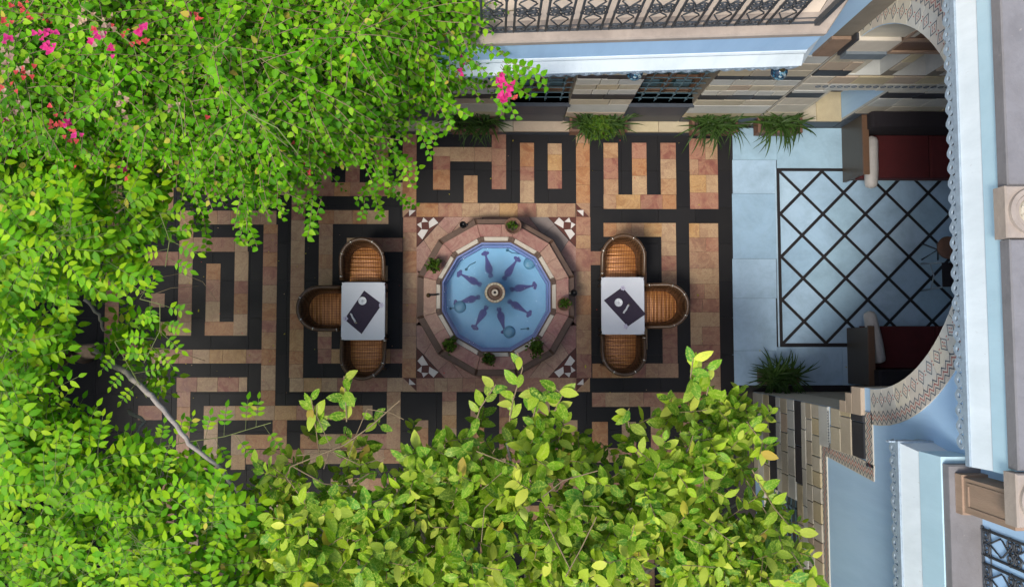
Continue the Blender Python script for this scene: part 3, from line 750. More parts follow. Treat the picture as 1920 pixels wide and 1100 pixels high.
last = -1.98
fq([(-1.98, 0), (-1.98, SW0), (-7, SW0), (-7, 0)])
fq([(-3.0, SW0), (-3.0, SW1), (-3.45, SW1), (-3.45, SW0)]); fq([(-4.6, SW0), (-4.6, SW1), (-7, SW1), (-7, SW0)])
bmesh.ops.remove_doubles(bm, verts=bm.verts, dist=1e-5)
ext = bmesh.ops.extrude_face_region(bm, geom=list(bm.faces))
bmesh.ops.translate(bm, verts=[v for v in ext['geom'] if isinstance(v, bmesh.types.BMVert)], vec=(.55, 0, 0))
bmesh.ops.recalc_face_normals(bm, faces=bm.faces)
me = bpy.data.meshes.new('arch_wall'); bm.to_mesh(me); bm.free(); me.materials.append(M['bluewall']); me.materials.append(M['painted'])
for p_ in me.polygons: p_.material_index = 1 if abs(p_.normal.x) < .5 else 0
HW(link('arch_wall', me, hall))
# rooms behind
mb = MB(); mb.box((XE + .55, JS - .4, 0), (7.6, JS - .003, 5.9)); HW(mb.build('side_wall', M['stone'], hall))
mb = MB(); mb.box((7.2, JS, 0), (7.6, YN, 5.9)); HW(mb.build('back_wall', M['bluewall'], hall))
mb = MB(); mb.box((XE + .4, JS - .4, 5.75), (7.6, YN + .4, 6.02)); HW(mb.build('ceiling', M['wood'], hall))
# stone facing of the south pier: courses by height
for (h0, h1, mt, lo, hi) in ((.0, .2, 'stone', .3, .5), (.2, .42, 'palestone', .25, .45), (.42, .66, 'stone', .2, .4), (.66, .93, 'blackstone', .4, .7), (.93, 1.1, 'palestone', .18, .35), (1.1, 1.34, 'stone', .15, .3), (1.34, 1.58, 'palestone', .2, .4), (1.58, 1.80, 'blackstone', .3, .5), (1.80, 1.94, 'palestone', .3, .5), (1.94, 2.12, 'stone', .15, .28), (2.12, 2.36, 'stone', .15, .28)):
    a = -1.977 if h1 < 1.65 else -7
    if h0 == 1.58: a = -1.75
    for p, q in zip(*(lambda c: (c, c[1:]))(cut(a, JS, lo, hi))): HW(stone(hall, 'y', XE, p, q, h0, h1, mt))
    if h0 == 1.58:
        for p, q in zip(*(lambda c: (c, c[1:]))(cut(-7, -1.75, .3, .5))): HW(stone(hall, 'y', XE, p, q, h0 + .03, h1, 'stone'))
for (a0, a1) in ((-3.44, -3.01), (-5.4, -4.61)):
    for (h0, h1) in ((.0, .35), (.35, .75), (.75, 1.15), (1.15, 1.6)): HW(stone(hall, 'y', XE, a0, a1, h0, h1, 'stone'))
for (h0, h1, mt, lo, hi) in ((2.34, 2.60, 'palestone', .3, .55), (2.66, 2.92, 'stone', .2, .34), (2.92, 3.18, 'stone', .25, .5), (3.18, 3.46, 'blackstone', .28, .5)):
    for p, q in zip(*(lambda c: (c, c[1:]))(cut(-1.2, JS + (.1 if h0 > 2.9 else 0) + (.16 if h0 > 3.1 else 0), lo, hi))): HW(stone(hall, 'y', XE, p, q, h0, h1, mt, .024))
mb = MB(); mb.prism([(XE - .04, JS - .02), (XE + .5, JS - .02), (XE + .5, JS + .1), (XE - .04, JS + .1)], 2.95, 3.1, .01); mb.prism([(XE - .04, JS - .02), (XE + .5, JS - .02), (XE + .5, JS + .19), (XE - .04, JS + .19)], 3.1, 3.25, .01); mb.prism([(XE - .04, JS - .02), (XE + .5, JS - .02), (XE + .5, JS + .26), (XE - .04, JS + .26)], 3.25, 3.46, .01)
HW(mb.build('impost', M['stone'], hall))
mb = MB(); mb.prism([(XE - .02, YN - .10), (XE + .42, YN - .10), (XE + .42, YN - .003), (XE - .02, YN - .003)], 3.3, 3.6, .01); HW(mb.build('impost', M['painted'], hall))
mb = MB(); mb.prism([(XE - .02, YN - .13), (XE + .42, YN - .13), (XE + .42, YN - .003), (XE - .02, YN - .003)], 3.14, 3.298, .01); HW(mb.build('impost_shelf', M['slate'], hall))
mb = MB(); mb.prism([(XE - .05, YN - .09), (XE - .022, YN - .09), (XE - .022, YN - .015), (XE - .05, YN - .015)], 3.14, 3.6, .004); HW(mb.build('impost_face', M['blackstone'], hall))
mb = MB(); mb.prism([(XE - .26, YN - .05), (XE - .052, YN - .05), (XE - .052, YN - .013), (XE - .26, YN - .013)], 3.0, 3.5, .008); HW(mb.build('brown_block', M['brownblock'], hall))
# window grilles of the pier
for (a, b) in wins:
    wn = HW(link('window', MB().box((XE + .2, a, SW0), (XE + .24, b, SW1)).mesh('window', M['glass']), hall))
    fr = MB()
    for yy in (a + .04, (a + b) / 2, b - .04): fr.box((XE + .14, yy - .035, SW0), (XE + .198, yy + .035, SW1))
    for hh in (SW0 + .3, SW0 + .85): fr.box((XE + .15, a, hh - .03), (XE + .196, b, hh + .03))
    fr.build('window_frame', M['wood'], wn)
    grille(wn, 'y', XE + .05, a + .02, b - .02, SW0 + .02, SW1, M['bluegrille'], 4, 8)
# painted arch: voussoirs, lozenges and a zigzag border, laid on the wall as thin plaster relief
def yz(r_, a): return (AC - r_ * math.cos(a), AS + r_ * math.sin(a))
R1, R2, R3 = AR + .005, AR + .215, AR + .35
NV = 24
for k in range(NV):
    a0, a1 = math.pi * k / NV + .002, math.pi * (k + 1) / NV - .002
    mb = MB(); v = []
    for d in (.0, .014):
        for (r_, a) in ((R1, a0), (R2, a0), (R2, (a0 + a1) / 2), (R2, a1), (R1, a1), (R1, (a0 + a1) / 2)):
            y, z = yz(r_, a); v.append((XE + .001 - d, y, z))
    f = [(6, 7, 8, 11), (8, 9, 10, 11)] + [(i, (i + 1) % 6, 6 + (i + 1) % 6, 6 + i) for i in range(6)]
    mb.add(v, f)
    HW(mb.build('voussoir', M['painted'], hall))
def line_strip(mb, pts, wd, x):
    """flat painted line: polyline in (y, z) on the wall plane"""
    for (p, q) in zip(pts, pts[1:]):
        d = Vector((q[0] - p[0], q[1] - p[1])); 
        if d.length < 1e-6: continue
        d.normalize(); n = Vector((-d.y, d.x)) * wd / 2; e = d * wd * .35
        mb.add([(x, p[0] - n.x - e.x, p[1] - n.y - e.y), (x, q[0] - n.x + e.x, q[1] - n.y + e.y), (x, q[0] + n.x + e.x, q[1] + n.y + e.y), (x, p[0] + n.x - e.x, p[1] + n.y - e.y)], [(0, 1, 2, 3)])
M['inkblue'] = surf('faded_blue_paint', [(.05,.07,.10),(.10,.13,.16)], 30, .8, grime=0, bump_s=0)
M['inkred'] = surf('faded_red_paint', [(.30,.05,.05),(.40,.12,.10)], 30, .8, grime=0, bump_s=0)
dark, redm = MB(), MB()
NL = 38
for k in range(NL):
    a = math.pi * (k + .5) / NL; rm = AR + .11
    c = yz(rm, a); t_ = Vector((math.sin(a), math.cos(a))); n_ = Vector((-math.cos(a), math.sin(a)))
    q = lambda u, v_: (c[0] + t_.x * u + n_.x * v_, c[1] + t_.y * u + n_.y * v_)
    s1, s2 = .052, .068
    line_strip(dark, [q(-s1, 0), q(0, s2), q(s1, 0), q(0, -s2), q(-s1, 0)], .009, XE - .0145)
    for (u, v_) in ((-.018, 0), (.018, 0), (0, .025), (0, -.025)): line_strip(redm, [q(u - .006, v_ - .006), q(u + .006, v_ + .006)], .008, XE - .0145)
    for (u, v_) in ((.074, .018), (.074, -.018)): line_strip(redm, [q(u - .006, v_), q(u + .006, v_)], .01, XE - .0145)
tag(HW(dark.build('painted_lozenges', M['inkblue'], hall)), kind='stuff'); tag(HW(redm.build('painted_dots', M['inkred'], hall)), kind='stuff')
# zigzag border path: around the arch, then along the stepped edge of the stone facing
band, zd, zr = MB(), MB(), MB()
def band_path(pts, wd, step=.055):
    for (p, q) in zip(pts, pts[1:]):
        d = Vector((q[0] - p[0], q[1] - p[1])); L = d.length; d.normalize(); n = Vector((-d.y, d.x)) * wd / 2
        band.add([(XE - .012, p[0] - n.x, p[1] - n.y), (XE - .012, q[0] - n.x, q[1] - n.y), (XE - .012, q[0] + n.x, q[1] + n.y), (XE - .012, p[0] + n.x, p[1] + n.y),
                  (XE, p[0] - n.x, p[1] - n.y), (XE, q[0] - n.x, q[1] - n.y), (XE, q[0] + n.x, q[1] + n.y), (XE, p[0] + n.x, p[1] + n.y)],
                 [(3, 2, 1, 0), (0, 1, 5, 4), (2, 3, 7, 6), (1, 2, 6, 5), (3, 0, 4, 7)])
        m = max(1, int(L / step)); 
        for (off, tgt) in ((-.27, zd), (0, zr), (.27, zd)):
            zz = []
            for k in range(m * 2 + 1):
                s = L * k / (m * 2); o = wd * (off + (.17 if k % 2 else -.17))
                nn = Vector((-d.y, d.x))
                zz.append((p[0] + d.x * s + nn.x * o, p[1] + d.y * s + nn.y * o))
            line_strip(tgt, zz, .0095, XE - .0135)
ra = (R2 + R3) / 2
band_path([yz(ra, math.pi * k / 36) for k in range(0, 37)], .145, .07)
yb, zb = yz(ra, math.pi * 2 / 36)
band_path([(-.72, 3.55), (-1.26, 3.55)], .15, .07); band_path([(-1.31, 3.63), (-1.22, 2.50)], .16, .07); band_path([(-1.2, 2.45), (-7, 2.45)], .13, .07)
tag(HW(band.build('zigzag_ground', M['painted'], hall)), kind='stuff'); tag(HW(zd.build('zigzag_lines', M['inkblue'], hall)), kind='stuff'); tag(HW(zr.build('zigzag_red_line', M['inkred'], hall)), kind='stuff')
mb = MB()
for k in range(14):
    c = (-.8 - .03 * 0 - k * .032, 2.63)
    line_strip(mb, [(c[0], c[1] - .02), (c[0] - .012, c[1] + .012), (c[0] + .01, c[1] + .02), (c[0] + .004, c[1] - .01)], .008, XE - .031)
tag(HW(mb.build('carved_scrollwork', M['inkblue'], hall)), kind='stuff')
# north inside wall of the hall: a low niche, three small high niches and a wooden panel
HOLES = [(4.22, 5.0, .3, 1.72), (4.19, 4.60, 2.26, 3.02), (4.74, 5.15, 2.26, 3.02), (5.3, 5.7, 2.26, 3.02)]
wx0, wx1 = XE + .02, 7.2
xs_ = sorted({wx0, wx1, *[h[0] for h in HOLES], *[h[1] for h in HOLES]}); zs_ = sorted({0, 3.12, *[h[2] for h in HOLES], *[h[3] for h in HOLES]})
bm = bmesh.new()
for a, b in zip(xs_, xs_[1:]):
    for c_, d in zip(zs_, zs_[1:]):
        if any(h[0] <= (a + b) / 2 <= h[1] and h[2] <= (c_ + d) / 2 <= h[3] for h in HOLES): continue
        bm.faces.new([bm.verts.new(p) for p in ((a, YN, c_), (b, YN, c_), (b, YN, d), (a, YN, d))])
bmesh.ops.remove_doubles(bm, verts=bm.verts, dist=1e-5)
ext = bmesh.ops.extrude_face_region(bm, geom=list(bm.faces))
bmesh.ops.translate(bm, verts=[v for v in ext['geom'] if isinstance(v, bmesh.types.BMVert)], vec=(0, .42, 0))
bmesh.ops.recalc_face_normals(bm, faces=bm.faces)
me = bpy.data.meshes.new('side_wall'); bm.to_mesh(me); bm.free(); me.materials.append(M['palestone']); me.materials.append(M['mortar'])
for p_ in me.polygons: p_.material_index = 1 if abs(p_.normal.y) > .5 else 0
HW(link('side_wall', me, hall))
mb = MB(); mb.box((XE + .02, YN + .421, 0), (7.6, YN + .6, 5.9)); HW(mb.build('niche_back', M['blackstone'], hall))
mb = MB(); mb.box((XE + .02, YN + .002, 3.122), (7.2, YN + .42, 5.9)); HW(mb.build('upper_side_wall', M['painted'], hall))
mb = MB(); mb.box((4.992, YN + .03, .31), (4.998, YN + .4, 1.71)); HW(mb.build('niche_reveal', M['bluewall'], hall))
for p, q in ((4.225, 4.62), (4.62, 4.985)):
    mb = MB(); mb.prism([(p + .002, YN - .02), (q - .002, YN - .02), (q - .002, YN + .41), (p + .002, YN + .41)], .302, .33, .006); HW(mb.build('niche_sill', M['stone'], hall))
def xcourse(h0, h1, mt, a, b, lo=.3, hi=.5):
    spans = [(a, b)]
    for h in HOLES:
        if h[2] < (h0 + h1) / 2 < h[3]:
            new = []
            for (p, q) in spans:
                if q <= h[0] or p >= h[1]: new.append((p, q))
                else:
                    if h[0] - p > .06: new.append((p, h[0]))
                    if q - h[1] > .06: new.append((h[1], q))
            spans = new
    for (p, q) in spans:
        cs_ = cut(p + .003, q - .003, lo, hi) if q - p > lo * 1.6 else [p + .003, q - .003]
        for u, v_ in zip(cs_, cs_[1:]): HW(stone(hall, 'x', YN, u, v_, h0, h1, mt))
for (h0, h1, mt) in ((0, .3, 'navy'), (.33, .75, 'stone'), (.75, 1.1, 'palestone'), (1.1, 1.4, 'stone'), (1.4, 1.62, 'blackstone'), (1.62, 1.72, 'palestone')): xcourse(h0, h1, mt, XE + .02, 4.22)
xcourse(0, .29, 'navy', 4.22, 5.0, .7, .9)
for (h0, h1, mt) in ((0, .35, 'navy'), (.35, .7, 'navy'), (.7, 1.05, 'stone'), (1.05, 1.4, 'palestone'), (1.4, 1.63, 'blackstone'), (1.63, 1.72, 'palestone')): xcourse(h0, h1, mt, 5.0, 7.15)
for (h0, h1, mt) in ((1.72, 1.98, 'palestone'), (1.98, 2.24, 'stone')): xcourse(h0, h1, mt, XE + .02, 7.15, .28, .45)
xcourse(2.26, 2.46, 'blackstone', XE + .02, 4.19); xcourse(2.26, 2.46, 'blackstone', 5.7, 7.15)
for (h0, h1, mt) in ((2.46, 2.74, 'stone'), (2.74, 3.02, 'stone')): xcourse(h0, h1, mt, XE + .02, 7.15, .2, .4)
xcourse(3.02, 3.12, 'palestone', XE + .02, 7.15, .4, .7)
mb = MB(); mb.box((4.2, YN - .05, 3.13), (7.1, YN, 4.7)); wp = HW(mb.build('wooden_panel', M['wood'], hall))
for hh in (3.16, 3.5, 3.85, 4.2): MB().box((4.23, YN - .075, hh), (7.05, YN - .051, hh + .05)).build('panel_rail', M['oldwood'], wp)
MB().box((4.2, YN - .08, 3.13), (4.229, YN - .051, 4.7)).build('panel_stile', M['oldwood'], wp)
orn = MB()
for k in range(26):
    x_ = 4.0 + k * .09
    orn.tube([(x_ + .032 * math.cos(a), YN - .027, 1.9 + .028 * math.sin(a)) for a in [2 * math.pi * i / 8 for i in range(8)]], .006, 4, closed=True)
tag(HW(orn.build('carved_rings', M['inkblue'], hall)), kind='stuff')

# ---- cornices
def cornice(parent, x, y0, y1, zb_, name_prefix, inv, north_end=None, south_end=None, slabw=.3, heights=(.2, .25, .12)):
    """sloped white board, cyan board and stone slab, running north-south; optional return along the north end"""
    h1_, h2_, h3_ = heights
    def run(prof, mat, nm):
        mb = MB(); n = len(prof); v = []
        for (d, z) in prof: v.append((x + d, y1 - (0 if north_end is None else d), z))
        for (d, z) in prof: v.append((x + d, y0, z))
        f = [(i, (i + 1) % n, n + (i + 1) % n, n + i) for i in range(n)]
        f += [tuple(range(n - 1, -1, -1)), tuple(range(n, 2 * n))]
        mb.add(v, f)
        if north_end is not None:
            v2 = [(x + d, y1 - d, z) for (d, z) in prof] + [(north_end, y1 - d, z) for (d, z) in prof]
            mb.add(v2, [tuple(reversed(q)) for q in f])
        bm2 = bmesh.new(); me_ = mb.mesh(nm, mat); bm2.from_mesh(me_); bmesh.ops.recalc_face_normals(bm2, faces=bm2.faces); bm2.to_mesh(me_); bm2.free()
        o = link(nm, me_, parent); o.matrix_parent_inverse = inv; return o
    z1 = zb_ + .05; z2 = z1 + h1_; z3 = z2 + h2_; z4 = z3 + h3_
    run([(0, zb_), (0, z1), (.3, z1), (.3, zb_)], M['trim'], 'trim_bar')
    run([(.015, z1 + .002), (.06, z2), (.32, z2), (.32, z1 + .002)], M['white'], 'white_board')
    run([(.05, z2 + .002), (.05, z3), (.32, z3), (.32, z2 + .002)], M['cyan'], 'cyan_board')
    return z3
zc = cornice(hall, 3.49, -.93, 4.4, 5.60, 'hall', hall_inv)
for k in range(45): HW(link('trim_ring', RING, hall, loc=(3.50, 4.3 - k * .115, 5.60)))
# stone parapet blocks on top of the hall cornice
for (a, b) in ((-.88, .69), (1.05, 2.75), (2.75, 4.4)):
    mb = MB(); mb.prism([(3.52, a + .004), (5.0, a + .004), (5.0, b - .004), (3.52, b - .004)], 6.05, 6.16, .012); HW(mb.build('parapet_slab', M['roofstone'], hall))
for yc in (.87, -1.07):
    mb = MB(); mb.prism([(3.485, yc - .178), (3.86, yc - .178), (3.86, yc + .178), (3.485, yc + .178)], 6.05, 6.185, .012); blk = HW(mb.build('medallion_block', M['slab'], hall))
    cxm = 3.66
    for (ro, ri, zt_) in ((.158, .125, 6.21), (.12, .098, 6.203)):
        mb = MB(); mb.lathe([(ri, 6.18), (ri, zt_), (ro, zt_), (ro + .004, 6.18)], 32, (cxm, yc, 0)); mb.f = mb.f[:-2]; mb.m = mb.m[:-2]; mb.build('ring', M['slab'], blk)
    mb = MB(); mb.lathe([(.001, 6.188), (.09, 6.188), (.08, 6.2), (.05, 6.203), (.03, 6.215), (.001, 6.22)], 24, (cxm, yc, 0))
    for k in range(8):
        a = 2 * math.pi * k / 8; mb.tube([(cxm + .03 * math.cos(a), yc + .03 * math.sin(a), 6.21), (cxm + .085 * math.cos(a + .4), yc + .085 * math.sin(a + .4), 6.2)], .008, 5)
    mb.build('rosette', M['stone'], blk)
mb = MB(); mb.box((5.0, -1.3, 6.03), (9, 4.6, 6.12)); HW(mb.build('roof', M['roofstone'], hall))
# ---- lower balcony on the south side of the arch
zc2 = cornice(hall, 3.44, -7, -.86, 4.66, 'low', hall_inv, north_end=XE, heights=(.24, .32, .1))
for k in range(26): HW(link('trim_ring', RING, hall, loc=(3.45, -.93 - k * .115, 4.66)))
for k in range(3): HW(link('trim_ring', RING, hall, loc=(3.47 + k * .11, -.87, 4.66), rot=(0, 0, R(90))))
mb = MB(); mb.prism([(3.5, -7), (4.4, -7), (4.4, -.96), (3.5, -.96)], 5.275, 5.36, .012); HW(mb.build('low_balcony_slab', M['roofstone'], hall))
r_ = railing(hall, 0, 4.6, 0, 0, rot=R(-90), loc0=(3.74, -1.42, 5.36)); HW(r_)
mb = MB(); mb.box((4.4, -7, 5.3), (4.6, -1.3, 6.6)); HW(mb.build('balcony_shutter_wall', M['darkshutter'], hall))
mb = MB(); mb.box((4.0, -7, 5.362), (4.4, -1.3, 5.38)); HW(mb.build('balcony_floor_shade', M['darkshutter'], hall))  # dark sheet over the stone floor, standing in for the balcony's shade
# carved wooden pillar between the two cornices
mb = MB(); mb.box((3.56, -1.30, 5.362), (3.86, -1.04, 6.04)); pl_ = HW(mb.build('wooden_pillar', M['oldwood'], hall))
mb = MB(); mb.box((3.545, -1.32, 5.362), (3.88, -1.02, 5.45)); mb.build('pillar_base', M['oldwood'], pl_)
for (a, b, c_, d) in ((-1.27, -1.25, 5.5, 5.98), (-1.09, -1.07, 5.5, 5.98)): MB().box((3.552, a, c_), (3.559, b, d)).build('pillar_bead', M['oldwood'], pl_)
MB().box((3.552, -1.245, 5.96), (3.559, -1.095, 5.98)).build('pillar_bead', M['oldwood'], pl_)
MB().box((3.552, -1.245, 5.5), (3.559, -1.095, 5.52)).build('pillar_bead', M['oldwood'], pl_)

# ================================================================== FOUNTAIN
fo = empty('fountain', (FC.x, FC.y, 0))
tag(fo, 'twelve sided pink marble fountain with a blue pool in mid courtyard', 'fountain')
def ngon(ap, n=12, rot=0.0): 
    r_ = ap / math.cos(math.pi / n)
    return [(r_ * math.cos(2 * math.pi * (k + .5) / n + rot), r_ * math.sin(2 * math.pi * (k + .5) / n + rot)) for k in range(n)]
def ring_seg(name, ap0, ap1, k, z0, z1, mat, u0=0.0, u1=1.0, n=12, inset=.003):
    a, b = ngon(ap0, n), ngon(ap1, n)
    L = lambda p, q, u: (p[0] + (q[0] - p[0]) * u, p[1] + (q[1] - p[1]) * u)
    i, j = k % n, (k + 1) % n
    pts = [L(a[i], a[j], u0), L(b[i], b[j], u0), L(b[i], b[j], u1), L(a[i], a[j], u1)]
    s = sum(pts[m][0] * pts[(m + 1) % 4][1] - pts[(m + 1) % 4][0] * pts[m][1] for m in range(4))
    if s < 0: pts = pts[::-1]
    c = (sum(p[0] for p in pts) / 4, sum(p[1] for p in pts) / 4)
    mb = MB(); mb.prism([(p[0] - c[0], p[1] - c[1]) for p in pts], 0, z1 - z0, inset)
    return mb.build(name, mat, fo, loc=(c[0], c[1], z0))
ZR = .42
for k in range(12):
    ring_seg('base_stone', .965, 1.105, k, 0, .30, M['ringstone'], .002, .998)
    ring_seg('base_moulding', .965, 1.09, k, .301, .37, M['ringstone'], .002, .998, inset=.02)
    if k % 2: ring_seg('rim_slab', .832, 1.005, k, .0, ZR, M['mauve'], .004, .996)
    else:
        u = random.uniform(.35, .65)
        ring_seg('rim_slab', .832, 1.005, k, .0, ZR, M['mauve'], .004, u - .004); ring_seg('rim_slab', .832, 1.005, k, .0, ZR, M['mauve'], u, .996)
    ring_seg('marble_strip', .775, .829, k, .05, ZR + .004, M['creamstone'], .11, .89, inset=.006)
    ring_seg('corner_block', .775, .829, k, .05, ZR, M['ringstone'], .0, .105); ring_seg('corner_block', .775, .829, k, .05, ZR, M['ringstone'], .895, 1.0)
    ring_seg('dark_lip', .757, .7735, k, .08, ZR - .02, M['ringstone'], .0, 1.0, inset=.0)
    ring_seg('pool_wall', .735, .756, k, .08, ZR - .05, M['poolside'], .0, 1.0, inset=.0)
    ring_seg('pool_step', .708, .7345, k, .08, .20, M['poolside'], .0, 1.0, inset=.0)
mb = MB(); mb.prism(ngon(.75), .0, .085); mb.build('pool_floor', M['poolblue'], fo)
wv = [(x_, y_, .355) for (x_, y_) in ngon(.7345)]
wm = MB(); wm.add(wv, [tuple(range(12))]); wm.build('water', M['water'], fo)
# violet star arms inlaid in the pool floor
cs = P(928, 548, .1); sx, sy = cs.x - FC.x, cs.y - FC.y
def arm():
    mb = MB(); z = 0.0
    prof = [(.21, .022), (.235, .030), (.26, .02), (.275, .017), (.29, .036), (.33, .042), (.37, .036), (.43, .022), (.49, .012), (.52, .010)]
    v = [(r_, w_, 0) for r_, w_ in prof] + [(r_, -w_, 0) for r_, w_ in reversed(prof)]
    n = len(prof)
    mb.add(v, [(i, 2 * n - 1 - i, 2 * n - 2 - i, i + 1) for i in range(n - 1)])
    for (cx, cy) in ((.535, .0), (.56, .0), (.547, .022), (.547, -.022)):
        mb.lathe([(.024, 0), (.0235, .002 + random.uniform(0, .001))], 10, (cx, cy, 0))
    return mb.mesh('star_arm', M['poolstar'])
ARM = arm()
for a in (10, 56, 104, 152, 196, 240, 284, 328): link('star_arm', ARM, fo, loc=(sx, sy, .089), rot=(0, 0, R(a)), scale=(1.05, 1.3, 1))
for (px, py) in ((993, 493), (862, 575), (955, 622)):
    q = P(px, py, .15)
    MB().lathe([(.085, 0), (.088, .012), (.07, .03), (.03, .036), (.001, .037)], 16).build('underwater_lamp', M['lampblue'], fo, True, loc=(q.x - FC.x, q.y - FC.y, .087))
for pts in (((951, 469), (960, 474), (975, 476), (990, 480)), ((845, 578), (852, 577), (858, 576)), ((874, 505), (880, 497), (892, 491)), ((990, 616), (985, 616), (976, 617))):
    w3 = [P(a, b, .1) for a, b in pts]; mb = MB(); mb.tube([(q.x - FC.x, q.y - FC.y, .098) for q in w3], .006, 5)
    q = w3[0]; mb.lathe([(.02, 0), (.018, .02), (.001, .022)], 10, (q.x - FC.x, q.y - FC.y, .09)); mb.build('cable', M['cable'], fo, True)
cs2 = P(928, 548, .5); dx, dy = cs2.x - FC.x, cs2.y - FC.y
sp = MB(); sp.lathe([(.09, .08), (.075, .2), (.06, .3), (.08, .38), (.13, .43), (.145, .455), (.14, .465), (.11, .46), (.105, .445), (.06, .45), (.055, .475), (.02, .48), (.001, .46)], 28)
spo = sp.build('spout_bowl', M['ringstone'], fo, True, loc=(dx, dy, 0))
for k in range(18):
    a0, a1 = 2 * math.pi * (k + .06) / 18, 2 * math.pi * (k + .94) / 18
    mb = MB(); mb.prism([(.108 * math.cos(a0), .108 * math.sin(a0)), (.14 * math.cos(a0), .14 * math.sin(a0)), (.14 * math.cos(a1), .14 * math.sin(a1)), (.108 * math.cos(a1), .108 * math.sin(a1))], .46, .474, .003)
    mb.build('bowl_stone', M['stone'], spo)
MB().lathe([(.024, .475), (.047, .475), (.047, .49), (.03, .495), (.024, .485)], 20).build('nozzle_collar', M['creamstone'], spo, True)
MB().lathe([(.001, .476), (.022, .476), (.018, .49), (.001, .488)], 14).build('nozzle', M['blackmetal'], spo, True)

# ================================================================== LEAF ENGINE
def leaf_template(widths, ts, fold=.18):
    v = []; uv = []
    for t, wd in zip(ts, widths):
        if wd == 0: v.append((t, 0, 0)); uv.append((0, t))
        else:
            for s in (-1, 0, 1): v.append((t, s * wd, 0)); uv.append((s, t))
    f = [(0, 2, 1), (0, 3, 2)]
    n = len(ts) - 2
    for i in range(n - 1):
        a = 1 + i * 3; b = a + 3
        f += [(a, a + 1, b + 1), (a, b + 1, b), (a + 1, a + 2, b + 2), (a + 1, b + 2, b + 1)]
    a = 1 + (n - 1) * 3; tip = len(v) - 1
    f += [(a, a + 1, tip), (a + 1, a + 2, tip)]
    return np.array(v, float), np.array(uv, float), np.array(f, int)
T_BOUG = leaf_template([0, .86, .95, .55, 0], [0, .16, .42, .75, 1])
T_VINE = leaf_template([0, .75, 1, .62, 0], [0, .2, .45, .75, 1])
T_CIT = leaf_template([0, .62, 1, .95, .55, 0], [0, .14, .36, .6, .84, 1])
T_BRACT = leaf_template([0, .7, 1, .7, 0], [0, .2, .45, .75, 1])
def norm(a): return a / np.maximum(np.linalg.norm(a, axis=-1, keepdims=True), 1e-9)
def leaves_mesh(name, tmpl, pos, axis, nrm, length, width, mats, curl=None, fold=None, midx=None):
    v, uv, f = tmpl; N_ = len(pos)
    axis = norm(axis); side = norm(np.cross(nrm, axis)); nrm = np.cross(axis, side)
    curl = np.full(N_, -.15) if curl is None else curl; fold = np.full(N_, .2) if fold is None else fold
    t = v[:, 0][None, :]; s = v[:, 1][None, :]
    L = length[:, None]; W = width[:, None]
    hgt = curl[:, None] * t * t * L + fold[:, None] * np.abs(s) * W + .06 * W * np.sin(t * 9 + pos[:, :1] * 50) * s
    V = pos[:, None, :] + axis[:, None, :] * (t * L)[..., None] + side[:, None, :] * (s * W)[..., None] + nrm[:, None, :] * hgt[..., None]
    nv = len(v); nf = len(f)
    me = bpy.data.meshes.new(name)
    me.vertices.add(N_ * nv); me.vertices.foreach_set('co', V.reshape(-1))
    F = (f[None] + (np.arange(N_) * nv)[:, None, None]).reshape(-1)
    me.loops.add(len(F)); me.loops.foreach_set('vertex_index', F.astype(np.int32))
    me.polygons.add(N_ * nf); me.polygons.foreach_set('loop_start', np.arange(0, len(F), 3, dtype=np.int32)); me.polygons.foreach_set('loop_total', np.full(N_ * nf, 3, dtype=np.int32))
    me.polygons.foreach_set('use_smooth', np.ones(N_ * nf, dtype=bool))
    for m in mats: me.materials.append(m)
    if midx is not None: me.polygons.foreach_set('material_index', np.repeat(midx, nf).astype(np.int32))
    ul = me.uv_layers.new(name='leaf'); U = np.tile(uv, (N_, 1))[F]
    ul.data.foreach_set('uv', U.reshape(-1))
    me.update(); me.validate(); return me
class Leaves:
    def __init__(s): s.p = []; s.a = []; s.n = []; s.l = []; s.w = []; s.c = []; s.f = []; s.m = []
    def add(s, p, a, n, l, w_, c=-.15, f=.2, m=0):
        s.p.append(tuple(p)); s.a.append(tuple(a)); s.n.append(tuple(n)); s.l.append(l); s.w.append(w_); s.c.append(c); s.f.append(f); s.m.append(m)
    def arr(s): return [np.array(x, float) for x in (s.p, s.a, s.n, s.l, s.w, s.c, s.f, s.m)]
def stems_mesh(name, segs, mat, sides=3):
    """segs: list of (p, q, r0, r1)"""
    p = np.array([s[0] for s in segs], float); q = np.array([s[1] for s in segs], float)
    r0 = np.array([s[2] for s in segs]); r1_ = np.array([s[3] for s in segs])
    d = norm(q - p); ref = np.where(np.abs(d[:, 2:3]) < .9, np.array([[0, 0, 1.]]), np.array([[1., 0, 0]]))
    u = norm(np.cross(d, ref)); w_ = np.cross(d, u)
    V = []
    for base, rr in ((p, r0), (q, r1_)):
        for k in range(sides):
            a = 2 * math.pi * k / sides
            V.append(base + u * (rr * math.cos(a))[:, None] + w_ * (rr * math.sin(a))[:, None])
    V = np.stack(V, 1); n = len(segs)
    f = np.array([(k, (k + 1) % sides, sides + (k + 1) % sides, sides + k) for k in range(sides)])
    F = (f[None] + (np.arange(n) * 2 * sides)[:, None, None]).reshape(-1)
    me = bpy.data.meshes.new(name); me.vertices.add(n * 2 * sides); me.vertices.foreach_set('co', V.reshape(-1))
    me.loops.add(len(F)); me.loops.foreach_set('vertex_index', F.astype(np.int32))
    me.polygons.add(n * sides); me.polygons.foreach_set('loop_start', np.arange(0, len(F), 4, dtype=np.int32)); me.polygons.foreach_set('loop_total', np.full(n * sides, 4, dtype=np.int32))
    me.polygons.foreach_set('use_smooth', np.ones(n * sides, dtype=bool))
    me.materials.append(mat); me.update(); return me
